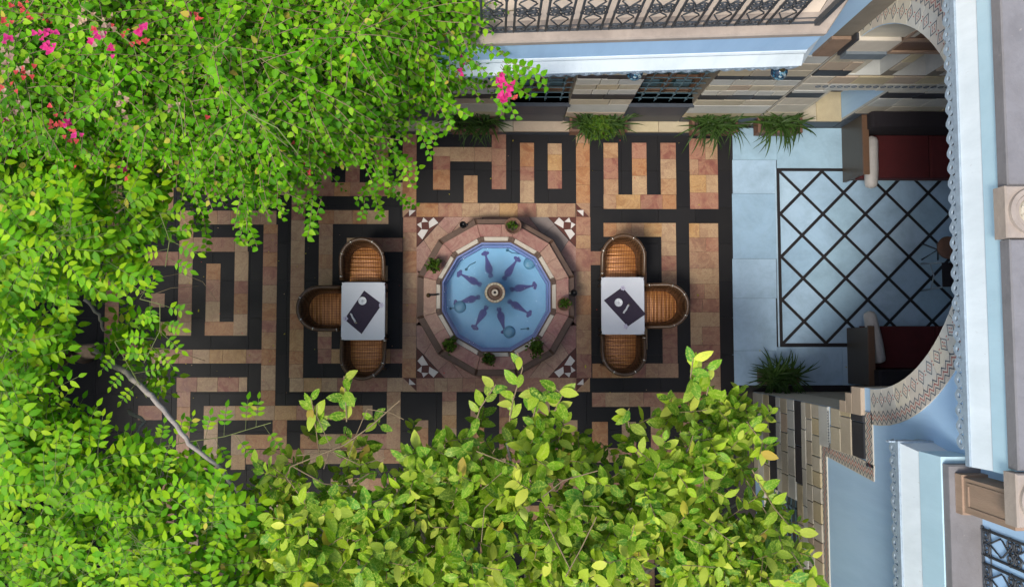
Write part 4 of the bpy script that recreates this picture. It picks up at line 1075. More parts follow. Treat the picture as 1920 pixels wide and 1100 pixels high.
def finish_crown(root, lv, tmpl, mats, n_single, leaf_name='leaf', crown='crown', variants=5, vis_cell=22):
    """the leaves that show largest become objects of their own, the rest one mass"""
    p, a, n, l, w_, c, f, m = lv.arr()
    Rm = np.array(ROT); cc = (p + norm(a) * (l * .5)[:, None] - np.array([0, 0, HC])) @ Rm
    px = 960 + F_PX * cc[:, 0] / -cc[:, 2]; py = 550 - F_PX * cc[:, 1] / -cc[:, 2]; dep = -cc[:, 2]
    side = norm(np.cross(n, norm(a))); nn = np.cross(norm(a), side)
    face = np.abs(nn[:, 2]); score = l * w_ * face / dep ** 2
    infr = (px > 8) & (px < 1912) & (py > 8) & (py < 1092)
    top = {}
    for i in np.where(infr)[0]:
        k = (int(px[i] // vis_cell), int(py[i] // vis_cell))
        if k not in top or p[i, 2] > p[top[k], 2]: top[k] = i
    cand = sorted(top.values(), key=lambda i: -score[i])[:n_single]
    single = np.zeros(len(p), bool); single[cand] = True
    inv = root.matrix_basis.inverted()
    k = ~single
    o = link(crown, leaves_mesh(crown, tmpl, p[k], a[k], n[k], l[k], w_[k], mats, c[k], f[k], m[k]), root); o.matrix_parent_inverse = inv; tag(o, kind='stuff')
    vm = {}
    for i in cand:
        key = (random.randrange(variants), int(m[i]))
        if key not in vm:
            vm[key] = leaves_mesh(leaf_name, tmpl, np.zeros((1, 3)) + .013 * key[0], np.array([[1., 0, 0]]), np.array([[0, 0, 1.]]), np.ones(1), np.array([float(np.mean(w_ / l))]), [mats[key[1]]], np.array([random.uniform(-.3, -.02)]), np.array([random.uniform(.05, .35)]))
        ax = Vector(a[i]).normalized(); sd_ = Vector(n[i]).cross(ax).normalized(); nv_ = ax.cross(sd_)
        Mx = Matrix((ax, sd_, nv_)).transposed().to_4x4(); Mx = Matrix.Translation(p[i]) @ Mx @ Matrix.Scale(l[i], 4)
        ob = bpy.data.objects.new(leaf_name, vm[key]); COL.objects.link(ob); ob.parent = root
        ob.matrix_basis = inv @ Mx
def in_poly(x, y, poly):
    c = False; n = len(poly); j = n - 1
    for i in range(n):
        xi, yi = poly[i]; xj, yj = poly[j]
        if (yi > y) != (yj > y) and x < (xj - xi) * (y - yi) / (yj - yi) + xi: c = not c
        j = i
    return c
def edge_dist(x, y, poly):
    best = 1e9
    for (a, b) in zip(poly, poly[1:] + poly[:1]):
        dx_, dy_ = b[0] - a[0], b[1] - a[1]; L2 = dx_ * dx_ + dy_ * dy_
        t = max(0, min(1, ((x - a[0]) * dx_ + (y - a[1]) * dy_) / L2)); best = min(best, math.hypot(x - a[0] - t * dx_, y - a[1] - t * dy_))
    return best
def rv(s=1.0): return Vector((random.uniform(-s, s), random.uniform(-s, s), random.uniform(-s, s)))
def limb(mb, pts, r0, r1_, sides=8):
    pts = [Vector(p) for p in pts]; out = []
    for i in range(len(pts) - 1):
        for k in range(4):
            t = k / 4; out.append(pts[i].lerp(pts[i + 1], t) + rv(.012))
    out.append(pts[-1]); mb.tube(out, r0, sides, r1_=r1_)

# ================================================================== POTS AND PLANTERS
def bush(parent, n, rad, hgt, z0, mats, l=(.03, .05), tm=T_BOUG, ratio=.32):
    lv = Leaves(); segs = []
    for i in range(n):
        th = random.uniform(0, 2 * math.pi); el = random.uniform(.25, 1.45)
        d = Vector((math.cos(th) * math.cos(el) * rad, math.sin(th) * math.cos(el) * rad, math.sin(el) * hgt)); tip = d * random.uniform(.55, 1.1)
        segs.append((Vector((0, 0, z0)), Vector((0, 0, z0)) + tip, .003, .0015))
        for k in range(6):
            p = Vector((0, 0, z0)) + tip * (.35 + .65 * k / 5)
            a = (tip.normalized() * .5 + rv(.9) + Vector((0, 0, .2))); L = random.uniform(*l)
            lv.add(p, a, Vector((0, 0, 1)) + rv(.6), L, L * ratio, random.uniform(-.3, .1), .2)
    link('stems', stems_mesh('stems', segs, M['greentwig']), parent)
    p, a, n_, l_, w_, c, f, m = lv.arr()
    tag(link('foliage', leaves_mesh('foliage', tm, p, a, n_, l_, w_, mats, c, f), parent), kind='stuff')
def pot(px, py, r_, label, n, rad, hgt, tall=.2, mats=None, dry=False):
    zt = ZR
    q = P(px, py, zt + tall)
    o = empty('potted_plant', (q.x, q.y, zt + .002)); tag(o, label, 'potted plant', 'pots standing on the fountain rim')
    MB().lathe([(r_ * .68, 0), (r_ * .72, .01), (r_ * .95, tall * .82), (r_ * 1.06, tall * .84), (r_ * 1.08, tall), (r_ * .93, tall), (r_ * .9, tall * .88)], 22).build('pot', M['terracotta'], o, True)
    MB().lathe([(r_ * .9, tall * .84), (r_ * .5, tall * .9), (.001, tall * .92)], 16).build('soil', M['soil'], o)
    bush(o, n, rad, hgt, tall * .85, mats or [M['bush']])
pot(962, 423, .108, 'bare brown pot at the top edge of the fountain rim', 9, .09, .07, .2)
pot(815, 497, .085, 'bushy green pot at the upper left of the fountain rim', 34, .115, .16)
pot(843, 647, .095, 'round green pot at the lower left of the fountain rim', 34, .12, .15)
pot(917, 673, .085, 'tall leafy pot at the bottom edge of the fountain rim', 36, .11, .26)
pot(1006, 651, .085, 'large sprawling green pot at lower right of the fountain rim', 46, .16, .2)
pot(1058, 570, .09, 'dark brown pot with a low plant at right of the rim', 16, .10, .1)
for (px, py, lab) in ((868, 421, 'small black spotlight on the upper left fountain edge'), (1076, 549, 'small black spotlight on the right fountain edge')):
    q = P(px, py, .45)
    o = empty('spotlight', (q.x, q.y, .371)); tag(o, lab, 'spotlight', 'black spotlights on the fountain edge')
    MB().lathe([(.03, 0), (.045, .004), (.05, .07), (.04, .1), (.036, .1), (.03, .06), (.001, .055)], 16).build('housing', M['blackmetal'], o, True)
    MB().box((-.055, -.012, 0), (.055, .012, .012)).build('bracket', M['creamstone'], o)
q = P(810, 553, .5)
o = empty('water_tap', (q.x, q.y, ZR + .001)); tag(o, 'small dark metal spigot lying across the left fountain rim', 'tap')
mb = MB(); mb.tube([(-.06, 0, .02), (-.02, .003, .045), (.03, .004, .05), (.075, .012, .04), (.085, .012, .02)], .011, 8); mb.build('pipe', M['blackmetal'], o, True)
mb = MB(); mb.lathe([(.03, 0), (.03, .02), (.018, .03), (.014, .055), (.001, .06)], 12, (-.055, 0, 0)); mb.build('valve', M['lampbase'], o, True)

def spider(parent, n, reach, z0, spread=(.15, .05)):
    v = []; f = []; uv = []
    for i in range(n):
        th = random.uniform(0, 2 * math.pi); d = Vector((math.cos(th), math.sin(th), 0)); sd_ = Vector((-d.y, d.x, 0))
        L = reach * random.uniform(.55, 1.1); el = random.uniform(.5, 1.4); wd = random.uniform(.009, .018)
        p = Vector((random.uniform(-1, 1) * spread[0], random.uniform(-1, 1) * spread[1], z0)); ang = el; K = 8; b = len(v)
        for k in range(K + 1):
            t = k / K; ww = wd * (1 - t ** 2.5) * min(1, .5 + t * 2)
            for s in (-1, 0, 1): v.append(p + sd_ * (s * ww) + Vector((0, 0, .25 * abs(s) * ww))); uv.append((s * (1.0 if s else 0), t))
            p = p + (d * math.cos(ang) + Vector((0, 0, math.sin(ang)))) * (L / K); ang -= random.uniform(.12, .34) ; d = (d + sd_ * random.uniform(-.06, .06)).normalized()
        for k in range(K):
            for s in (0, 1): a = b + k * 3 + s; f.append((a, a + 1, a + 4, a + 3))
    me = bpy.data.meshes.new('foliage'); me.from_pydata([tuple(x) for x in v], [], f); me.materials.append(M['spider'])
    ul = me.uv_layers.new(name='leaf')
    idx = np.zeros(len(me.loops), int); me.loops.foreach_get('vertex_index', idx); ul.data.foreach_set('uv', np.array(uv)[idx].reshape(-1))
    me.polygons.foreach_set('use_smooth', [True] * len(me.polygons)); me.update()
    tag(link('foliage', me, parent), kind='stuff')
def planter(px, py, zt, L, D, Hh, label, n, reach, zbase=0.0, extra=False):
    q = P(px, py, zt); o = empty('planter_box', (q.x, q.y, zbase)); tag(o, label, 'planter', 'planter troughs along the hall and wall')
    mb = MB(); h = Hh
    mb.prism([(-L / 2, -D / 2), (L / 2, -D / 2), (L / 2, D / 2), (-L / 2, D / 2)], 0, h, .008); mb.build('trough', M['terracotta'], o)
    rim = MB()
    for (a, b) in (((-L / 2 - .015, -D / 2 - .015), (L / 2 + .015, -D / 2 + .02)), ((-L / 2 - .015, D / 2 - .02), (L / 2 + .015, D / 2 + .015)), ((-L / 2 - .015, -D / 2 + .021), (-L / 2 + .02, D / 2 - .021)), ((L / 2 - .02, -D / 2 + .021), (L / 2 + .015, D / 2 - .021))):
        rim.box((a[0], a[1], h - .03), (b[0], b[1], h + .02))
    rim.build('rim', M['terracotta'], o)
    MB().box((-L / 2 + .022, -D / 2 + .022, h - .01), (L / 2 - .022, D / 2 - .022, h + .006)).build('soil', M['soil'], o)
    spider(o, n, reach, h, (L * .4, D * .3))
    if extra:
        e = 26; lv = Leaves()
        for i in range(520):
            th = random.uniform(0, 6.28); r_ = random.uniform(0, .2); p = Vector((r_ * 1.3 * math.cos(th), r_ * math.sin(th) - .03, h + .05 + .16 * (1 - r_ / .2) * random.random()))
            L_ = random.uniform(.035, .06); lv.add(p, Vector((math.cos(th), math.sin(th), .2)) + rv(.6), Vector((0, 0, 1)) + rv(.5), L_, L_ * .42, -.2, .15)
        p, a, n_, l_, w_, c, f, m = lv.arr(); tag(link('leafy_filler', leaves_mesh('leafy_filler', T_BOUG, p, a, n_, l_, w_, [M['bush']], c, f), o), kind='stuff')
def wall_planter(px, L, label, n, reach, extra=False):
    x_ = P(px, 226, .47).x
    planter(PROJ((x_, YN - .115, .47))[0], PROJ((x_, YN - .115, .47))[1], .47, L, .2, .235, label, n, reach, .2365, extra)
wall_planter(890, .64, 'brown trough of strap leaved plant below the leftmost window bay', 70, .5)
wall_planter(1122, .78, 'brown trough with rounded dark foliage between the barred windows', 90, .5, True)
wall_planter(1340, .62, 'brown trough with arching striped leaves right of the windows', 105, .56)
wall_planter(1462, .6, 'brown trough of striped leaves nearest the arched hall niche', 110, .54)
planter(1464, 706, .26, .5, .2, .24, 'brown trough with dense upright strap leaves by the south pier', 150, .46, .0)

# ================================================================== TABLES AND CHAIRS
def chair_proto():
    root = empty('cane_armchair')
    W2, Yf, Yc = .292, -.22, .03
    def U(k, sc=1.0, z=0, off=0.0, n=28):
        u = k / n; a = W2 * sc; yc = Yc
        tot = (Yc - Yf); arcL = math.pi * a; s = u * (2 * tot + arcL)
        if s < tot: return Vector((a, Yf + s, z))
        if s < tot + arcL:
            t = (s - tot) / a; return Vector((a * math.cos(t), yc + a * 1.02 * math.sin(t), z))
        return Vector((-a, Yc - (s - tot - arcL), z))
    n = 28
    topz = lambda k: .64 + .14 * math.sin(math.pi * k / n) ** .8
    mb = MB(); v = []
    for k in range(n + 1):
        for (sc, z) in ((.72, .40), (.80, .50), (.945, None), (1.0, None), (.98, .5), (.88, .33)):
            zz = topz(k) - .01 if z is None else z
            v.append(U(k, sc, zz))
    f = []
    for k in range(n):
        for j in range(5): a = k * 6 + j; f.append((a, a + 6, a + 7, a + 1))
    f += [tuple(range(6)), tuple(n * 6 + j for j in range(5, -1, -1))]
    mb.add(v, f); mb.build('backrest', M['caneback'], root, True)
    mb = MB(); mb.tube([U(k, .98, topz(k) + .004) for k in range(n + 1)], .025, 8); rail = mb.build('top_rail', M['varnish'], root, True)
    for k in (1, 7, 11, 17, 21, 27):
        p = U(k, .98, topz(k) + .004); q_ = U(k + .3, .98, topz(k) + .004)
        mb = MB(); mb.tube([p, q_], .0262, 8); mb.build('ferrule', M['steel'], rail, True)
    # seat: slightly domed D shape
    mb = MB(); rings = 7; v = []; 
    outl = [U(k, .745, 0) for k in range(n + 1)]
    cen = Vector((0, .0, 0)); m = len(outl)
    for j in range(rings + 1):
        t = 1 - j / rings
        for p in outl:
            q_ = cen + (p - cen) * t; v.append((q_.x, q_.y, .425 + .03 * (1 - t ** 2.2)))
    f = []
    for j in range(rings):
        for k in range(m): l = (k + 1) % m; f.append((j * m + k, j * m + l, (j + 1) * m + l, (j + 1) * m + k))
    mb.add(v, f); mb.build('seat', M['caneseat'], root, True)
    mb = MB(); mb.tube([U(k, .76, .405) for k in range(n + 1)], .02, 6, closed=True); mb.build('seat_frame', M['varnish'], root, True)
    for (x_, y_) in ((.225, -.19), (-.225, -.19), (.19, .2), (-.19, .2)):
        mb = MB(); mb.tube([(x_, y_, .41), (x_ * 1.06, y_ * 1.06, .2), (x_ * 1.1, y_ * 1.1, 0)], .02, 8, r1_=.015); mb.build('leg', M['varnish'], root, True)
    return root
def copy_tree(o, parent=None):
    c = o.copy(); COL.objects.link(c); c.parent = parent
    for ch in [x for x in bpy.data.objects if x.parent == o]: copy_tree(ch, c)
    return c
chair0 = chair_proto()
CH = [(679.5, 494, 0, 'cane armchair behind the left table, back towards the planters'), (606, 578, 90, 'leftmost cane armchair, its back towards the leafy vine'), (681, 664, 180, 'cane armchair at the left table nearest the bottom tree'),
      (1168.5, 487, 0, 'cane armchair behind the right table, back towards the barred windows'), (1243, 573, -90, 'rightmost cane armchair, its back towards the marble hall floor'), (1169, 657, 180, 'cane armchair at the right table nearest the bottom tree')]
for i, (px, py, a, lab) in enumerate(CH):
    o = chair0 if i == 0 else copy_tree(chair0)
    q = P(px, py, .7); o.location = (q.x, q.y, .0055); o.rotation_euler = (0, 0, R(a + random.uniform(-1.5, 1.5)))
    tag(o, lab, 'chair', 'cane armchairs at the two tables')
def table(px, py, label, cloth, plate, fork, laces, fang):
    q = P(px, py, .75); o = empty('cafe_table', (q.x, q.y, .0055)); tag(o, label, 'table', 'white topped tables beside the fountain')
    a, b = .292, .388; c = .022
    pts = []
    for (sx_, sy_) in ((1, 1), (-1, 1), (-1, -1), (1, -1)):
        arcp = [(a, b - c * 2), (a - c * .35, b - c * 1.6), (a - c * .35, b - c), (a - c * .1, b - c * .45), (a - c * .5, b - c * .1), (a - c * 1.2, b - c * .35), (a - c * 1.7, b - c * .1), (a - c * 2.2, b)]
        if sx_ * sy_ < 0: arcp = arcp[::-1]
        pts += [(sx_ * x_, sy_ * y_) for x_, y_ in arcp]
    mb = MB(); mb.prism(pts, .715, .745, .006); mb.build('table_top', M['tablewhite'], o)
    mb = MB()
    for (x0_, y0_, x1_, y1_) in ((-.24, -.33, .24, -.305), (-.24, .305, .24, .33), (-.24, -.304, -.215, .304), (.215, -.304, .24, .304)): mb.box((x0_, y0_, .64), (x1_, y1_, .714))
    mb.build('apron', M['varnish'], o)
    for sx_ in (-1, 1):
        for sy_ in (-1, 1):
            mb = MB(); mb.tube([(sx_ * .225, sy_ * .315, .713), (sx_ * .225, sy_ * .315, .3), (sx_ * .225, sy_ * .315, 0)], .024, 8, r1_=.018); mb.build('leg', M['varnish'], o, True)
    zt = .7515
    cp = [P(x_, y_, zt) for x_, y_ in cloth]; cc = sum(cp, Vector()) / 4; cc.z = zt
    mo = empty('place_cloth', cc); side_ = 'left' if px < 900 else 'right'
    tag(mo, f'plum coloured place cloth laid askew on the {side_} table', 'cloth', 'plum cloths on the tables')
    mb = MB(); pp = [(p.x - cc.x, p.y - cc.y) for p in cp]
    if sum(pp[i][0] * pp[(i + 1) % 4][1] - pp[(i + 1) % 4][0] * pp[i][1] for i in range(4)) < 0: pp = pp[::-1]
    mb.prism(pp, 0, .0025, .001); mb.build('fabric', M['runner'], mo)
    for (x_, y_) in laces:
        p = P(x_, y_, zt); mb = MB()
        for k in range(5):
            t = 2 * math.pi * k / 5; mb.lathe([(.016, 0), (.014, .0045 + k * .0003), (.001, .005 + k * .0003)], 9, (.02 * math.cos(t), .02 * math.sin(t), 0))
        mb.build('embroidery', M['lace'], mo, loc=(p.x - cc.x, p.y - cc.y, .0008))
    p = P(*plate, zt); pl = empty('ashtray', (p.x, p.y, zt + .003)); tag(pl, f'round white porcelain ashtray on the {side_} table', 'ashtray', 'white ashtrays on the tables')
    MB().lathe([(.042, 0), (.052, .006), (.055, .02), (.049, .021), (.044, .01), (.001, .008)], 26).build('dish', M['porcelain'], pl, True)
    MB().lathe([(.018, .009), (.016, .012), (.001, .0125)], 14).build('centre', M['napkin'], pl, True)
    p = P(*fork, zt); fk = empty('napkin_roll', (p.x, p.y, zt + .003), R(fang)); tag(fk, f'rolled grey napkin with cutlery on the {side_} table', 'napkin', 'napkin rolls on the tables')
    mb = MB(); mb.tube([(-.07, 0, .012), (-.05, .004, .013), (-.01, -.002, .014), (.03, .003, .013), (.06, 0, .012)], .013, 8); mb.build('napkin', M['napkin'], fk, True)
    mb = MB(); mb.tube([(.05, .005, .016), (.09, .008, .014)], .005, 6); mb.tube([(.05, -.006, .016), (.085, -.009, .014)], .0045, 6); mb.build('cutlery', M['steel'], fk, True)
table(680.8, 583, 'white topped table left of the fountain with three armchairs', [(682.8, 544.5), (716.4, 570), (678, 626), (645.5, 598.5)], (680, 564), (662.5, 596), [(648, 597), (715, 572)], -60)
table(1168, 573, 'white topped table right of the fountain with three armchairs', [(1167, 538), (1211, 588.5), (1177, 612), (1132, 563)], (1159.5, 567), (1174, 579), [(1168, 540), (1173, 612)], 58)

# ================================================================== HALL FURNITURE
def sofa(x0, yb, yf, label, bol, tilt):
    """x0 west end, yb back, yf front"""
    o = empty('sofa', (x0, (yb + yf) / 2, 0.002)); tag(o, label, 'sofa', 'dark red sofas in the hall')
    s = 1 if yb > yf else -1; hw = abs(yb - yf) / 2; L = 2.1
    W = lambda a, b: (min(a, b), max(a, b))
    def bx(name, x_a, x_b, ya, ybb, z0, z1, mat, inset=.01):
        y0_, y1_ = W(s * ya, s * ybb); mb = MB(); mb.prism([(x_a, y0_), (x_b, y0_), (x_b, y1_), (x_a, y1_)], z0, z1, inset); return mb.build(name, mat, o)
    bx('end_panel', 0, .05, -hw + .02, hw, 0, .66, M['sofawood'])
    bx('end_panel', L, L + .05, -hw + .02, hw, 0, .66, M['sofawood'])
    bx('arm_rail', -.012, .075, -hw, hw, .661, .69, M['wood'], .008)
    bx('base', .051, L - .001, -hw + .04, hw, .05, .28, M['sofawood'])
    bx('seat_cushion', .055, 1.06, -hw, hw - .22, .281, .45, M['red'], .03)
    bx('seat_cushion', 1.064, L - .004, -hw, hw - .22, .281, .45, M['red'], .03)
    bx('backrest', .055, L - .004, hw - .215, hw, .281, .85, M['blackcloth'], .03)
    q = P(*bol, .56); b = empty('bolster', (q.x, q.y, .57), R(tilt)); tag(b, ('silver' if s > 0 else 'pale grey plush') + ' bolster cushion on the ' + ('upper' if s > 0 else 'lower') + ' red sofa', 'cushion', 'bolsters on the sofas')
    hl = .36
    pr = [(-hl, .03), (-hl + .015, .07), (-hl + .06, .085), (-.1, .092), (.1, .09), (hl - .06, .086), (hl - .015, .07), (hl, .03)]
    mb = MB(); pts = []; n = 16; v = []; f = []
    for (y_, r_) in pr:
        for k in range(n): a = 2 * math.pi * k / n; v.append((r_ * math.cos(a) * random.uniform(.96, 1.04), y_, r_ * math.sin(a) * random.uniform(.96, 1.04)))
    for i in range(len(pr) - 1):
        for k in range(n): l = (k + 1) % n; f.append((i * n + k, (i + 1) * n + k, (i + 1) * n + l, i * n + l))
    f += [tuple(range(n)), tuple((len(pr) - 1) * n + k for k in range(n - 1, -1, -1))]
    mb.add(v, f); mb.build('cover', M['bolster'], b, True)
    for y_ in (-hl, hl): MB().lathe([(.03, -.006), (.02, .004), (.001, .006)], 10).build('button', M['bolster'], b, True, loc=(0, y_, 0), rot=(R(90), 0, 0))
p0 = P(1580, 340, 0); p1 = P(1633, 305, .5)
sofa(p0.x, P(1600, 232, 0).y - .06, P(1600, 345, 0).y, 'dark red sofa with wooden end along the upper hall wall', (1633, 305), -2)
sofa(P(1588, 640, 0).x, P(1600, 718, 0).y, P(1600, 612, 0).y, 'dark red sofa with wooden end along the lower hall wall', (1639, 632), 11)
q = P(1779, 464, .5)
o = empty('round_stool', (q.x, q.y, 0.002)); tag(o, 'small round carved wooden stool half hidden behind the arch trim', 'stool')
MB().lathe([(.001, .46), (.14, .46), (.16, .48), (.15, .5), (.08, .505), (.001, .5)], 20).build('seat', M['terracotta'], o, True)
for k in range(4):
    a = math.pi / 4 + k * math.pi / 2
    mb = MB(); mb.tube([(.1 * math.cos(a), .1 * math.sin(a), .46), (-.02 * math.cos(a), -.02 * math.sin(a), .25), (.17 * math.cos(a), .17 * math.sin(a), 0)], .012, 6); mb.build('leg', M['iron'], o, True)
q = P(1790, 515, .45)
o = empty('metal_chair', (q.x, q.y, 0.002)); tag(o, 'thin grey metal chair frame beside the round stool in the hall', 'chair')
MB().box((-.17, -.17, .43), (.17, .17, .455)).build('seat', M['blackcloth'], o)
for (x_, y_) in ((-.17, -.17), (-.17, .17), (.17, -.17), (.17, .17)):
    mb = MB(); mb.tube([(x_, y_, .43), (x_ * 1.35, y_ * 1.15, 0)], .012, 6); mb.build('leg', M['trim'], o, True)
mb = MB(); mb.tube([(-.21, -.19, .2), (-.18, 0, .24), (-.21, .19, .2)], .01, 6); mb.build('stretcher', M['trim'], o, True)
mb = MB(); mb.tube([(.17, -.17, .45), (.2, -.16, .85), (.2, .16, .85), (.17, .17, .45)], .012, 6); mb.build('back_frame', M['trim'], o, True)

# ================================================================== TREES
# ---- bougainvillea spilling over the north-west corner
B_POLY = [(-90,-90),(955,-90),(950,25),(930,80),(880,108),(830,142),(795,155),(755,185),(720,202),(700,222),(690,248),(655,265),(615,288),(580,308),(545,325),(490,338),(430,345),(385,345),(330,338),(290,300),(200,300),(120,290),(60,280),(-90,260)]
bo = empty('bougainvillea', (-2.9, 2.8, 0)); tag(bo, 'dense bright green bougainvillea with scattered pink flowers', 'tree')
bo_inv = Matrix.Translation((2.9, -2.8, 0))
lv = Leaves(); segs = []
def top_h(x, y, poly, H0, fall, width, amp, seed):
    e = edge_dist(x, y, poly)
    nz = noise.noise(Vector((x / 90, y / 90, seed))) * amp + noise.noise(Vector((x / 34, y / 34, seed + 9))) * amp * .5
    return H0 - fall * max(0, 1 - e / width) ** 1.6 + nz, e
nb = 0
while nb < 7400:
    x, y = random.uniform(-90, 960), random.uniform(-90, 400)
    if not in_poly(x, y, B_POLY): continue
    if noise.noise(Vector((x / 60, y / 60, 77))) < -.2 and random.random() < .5: continue
    H, e = top_h(x, y, B_POLY, 5.75, 1.3, 150, .5, 3.0)
    d = abs(random.gauss(0, .28)) if random.random() < .74 else random.uniform(.2, 1.9)
    base = P(x, y, H - d); nb += 1
    th = random.uniform(0, 2 * math.pi); up = random.uniform(-.15, .65)
    dr = Vector((math.cos(th) + .12, math.sin(th) - .18, up)).normalized()
    L = random.uniform(.2, .52); K = int(L / .036); p = base.copy(); prev = p.copy()
    for k in range(K):
        dr = (dr + Vector((0, 0, -.045)) + rv(.07)).normalized(); prev = p.copy(); p = p + dr * .036
        segs.append((prev, p, .0035, .003))
        s = 1 if k % 2 else -1; sd_ = dr.cross(Vector((0, 0, 1))).normalized() * s
        a = sd_ * random.uniform(.5, 1) + dr * random.uniform(.1, .7) + Vector((0, 0, random.uniform(-.5, .15)))
        l = random.uniform(.036, .080) * (1 - .4 * (k / K) ** 3)
        n = Vector((0, 0, 1)) + rv(.55) + sd_ * .25
        lv.add(p, a, n, l, l * random.uniform(.30, .42), random.uniform(-.5, .25), random.uniform(.0, .6), 1 if random.random() < .012 else 0)
# trailing sprays below the edge
for (x, y, H, dx_, dy_, n_) in ((700, 330, 3.4, .2, -.5, 3), (722, 360, 3.0, .3, -.3, 3), (690, 350, 3.2, -.1, -.5, 3), (715, 300, 3.9, .3, -.6, 4), (590, 372, 4.3, -.2, -.7, 4), (930, 130, 5.2, .6, -.5, 4), (940, 150, 5.3, .2, -.7, 4), (955, 110, 5.6, .9, -.3, 3), (460, 395, 4.4, .1, -.8, 4), (735, 280, 4.2, .3, -.7, 4), (775, 235, 4.6, .4, -.5, 4), (830, 180, 4.9, .3, -.6, 4), (380, 398, 4.3, -.2, -.6, 4)):
    for r_ in range(n_):
        p = P(x + random.uniform(-14, 14), y + random.uniform(-14, 8), H + random.uniform(-.15, .15)); dr = Vector((dx_, dy_, -.1)) + rv(.35); dr.normalize()
        for k in range(random.randrange(7, 13)):
            dr = (dr + rv(.12)).normalized(); prev = p.copy(); p = p + dr * .032; segs.append((prev, p, .003, .0025))
            sd_ = dr.cross(Vector((0, 0, 1))).normalized() * (1 if k % 2 else -1); l = random.uniform(.045, .07)
            lv.add(p, sd_ + dr * .4 + rv(.3), Vector((0, 0, 1)) + rv(.5), l, l * .38, -.2, .2)
finish_crown(bo, lv, T_BOUG, [M['boug'], M['oldleaf']], 296, vis_cell=20)
o = link('twigs', stems_mesh('twigs', segs, M['twig']), bo); o.matrix_parent_inverse = bo_inv; tag(o, kind='stuff')
mb = MB(); limb(mb, [(-3.6, 2.8, 0), (-3.5, 2.75, 1.8), (-3.2, 2.6, 3.4), (-2.9, 2.5, 4.8)], .11, .05); limb(mb, [(-3.45, 2.72, 2.4), (-2.4, 2.6, 3.8), (-1.4, 2.5, 4.9)], .06, .025); limb(mb, [(-3.3, 2.65, 3.0), (-4.0, 2.2, 4.2), (-4.4, 1.9, 5.2)], .06, .02); limb(mb, [(-2.6, 2.6, 3.6), (-1.9, 2.0, 4.6), (-1.5, 1.6, 5.0)], .035, .012)
o = mb.build('trunk', M['darkbark'], bo, True); o.matrix_parent_inverse = bo_inv
# long arching canes on top
for pts in (((150, 10), (200, 45), (250, 85), (260, 120)), ((330, 180), (340, 220), (345, 260)), ((375, 120), (450, 200), (540, 275)), ((470, 215), (520, 240), (560, 290))):
    mb = MB(); mb.tube([P(a, b, 6.1 - .08 * i) for i, (a, b) in enumerate(pts)], .0045, 5)
    o = mb.build('cane', M['greentwig'], bo, True); o.matrix_parent_inverse = bo_inv
# bracts: three papery petals each
def bract_mesh(mat, s):
    lv_ = Leaves()
    for k in range(3):
        a = 2 * math.pi * k / 3 + .3 * s; d = Vector((math.cos(a), math.sin(a), .75)); n_ = Vector((-math.cos(a) * .8, -math.sin(a) * .8, .8))
        lv_.add((0, 0, 0), d, n_, .05, .022, -.25, .25)
    p, a, n_, l, w_, c, f, m = lv_.arr(); return leaves_mesh('flower', T_BRACT, p, a, n_, l, w_, [mat], c, f)
BR = {k: [bract_mesh(M[k], s) for s in range(3)] for k in ('pink', 'redbract', 'dry')}
CL = [(90, 63, 'pink', 5, 9), (95, 88, 'pink', 4, 8), (178, 72, 'pink', 4, 9), (208, 92, 'pink', 3, 7), (262, 55, 'pink', 4, 8), (182, 62, 'redbract', 3, 8), (358, 28, 'pink', 2, 5), (372, 36, 'redbract', 2, 6), (15, 46, 'redbract', 3, 7), (12, 78, 'pink', 3, 7), (40, 12, 'redbract', 3, 9),
      (130, 232, 'pink', 3, 6), (118, 250, 'redbract', 7, 16), (150, 285, 'redbract', 5, 14), (182, 265, 'pink', 3, 6), (100, 232, 'redbract', 4, 9), (235, 312, 'pink', 5, 9), (250, 330, 'redbract', 2, 5), (578, 268, 'redbract', 5, 12), (590, 318, 'redbract', 4, 9), (572, 305, 'redbract', 2, 5),
      (938, 150, 'pink', 5, 9), (950, 165, 'pink', 5, 10), (945, 183, 'pink', 4, 8), (957, 178, 'redbract', 3, 8), (936, 30, 'redbract', 4, 8), (862, 105, 'pink', 2, 5), (866, 130, 'pink', 2, 5), (800, 108, 'redbract', 2, 6), (395, 222, 'redbract', 1, 4), (265, 75, 'redbract', 4, 9), (48, 132, 'redbract', 3, 9), (92, 40, 'redbract', 2, 7),
      (60, 20, 'redbract', 4, 14), (30, 160, 'redbract', 4, 14), (140, 255, 'pink', 3, 14), (95, 210, 'redbract', 3, 14), (230, 60, 'redbract', 3, 12), (20, 100, 'dry', 11, 22), (15, 118, 'dry', 7, 20), (20, 210, 'dry', 10, 20), (8, 228, 'pink', 2, 6), (232, 205, 'dry', 7, 20), (165, 50, 'dry', 7, 18), (205, 35, 'dry', 4, 14), (320, 200, 'dry', 3, 12)]
for (x, y, k, n, s) in CL:
    for i in range(int(n * 1.4 + .5)):
        xx, yy = x + random.gauss(0, s * 1.0), y + random.gauss(0, s * .85)
        H, e = top_h(xx, yy, B_POLY, 5.75, 1.3, 150, .5, 3.0)
        ob = bpy.data.objects.new('flower', random.choice(BR[k])); COL.objects.link(ob); ob.parent = bo
        sc = random.uniform(.55, 1.0) * (.72 if k == 'pink' else .55)
        ob.matrix_basis = bo_inv @ Matrix.Translation(P(xx, yy, H + random.uniform(.24, .42))) @ Matrix.Rotation(random.uniform(0, 6.28), 4, 'Z') @ Matrix.Rotation(random.uniform(-.7, .7), 4, 'X') @ Matrix.Scale(sc, 4)

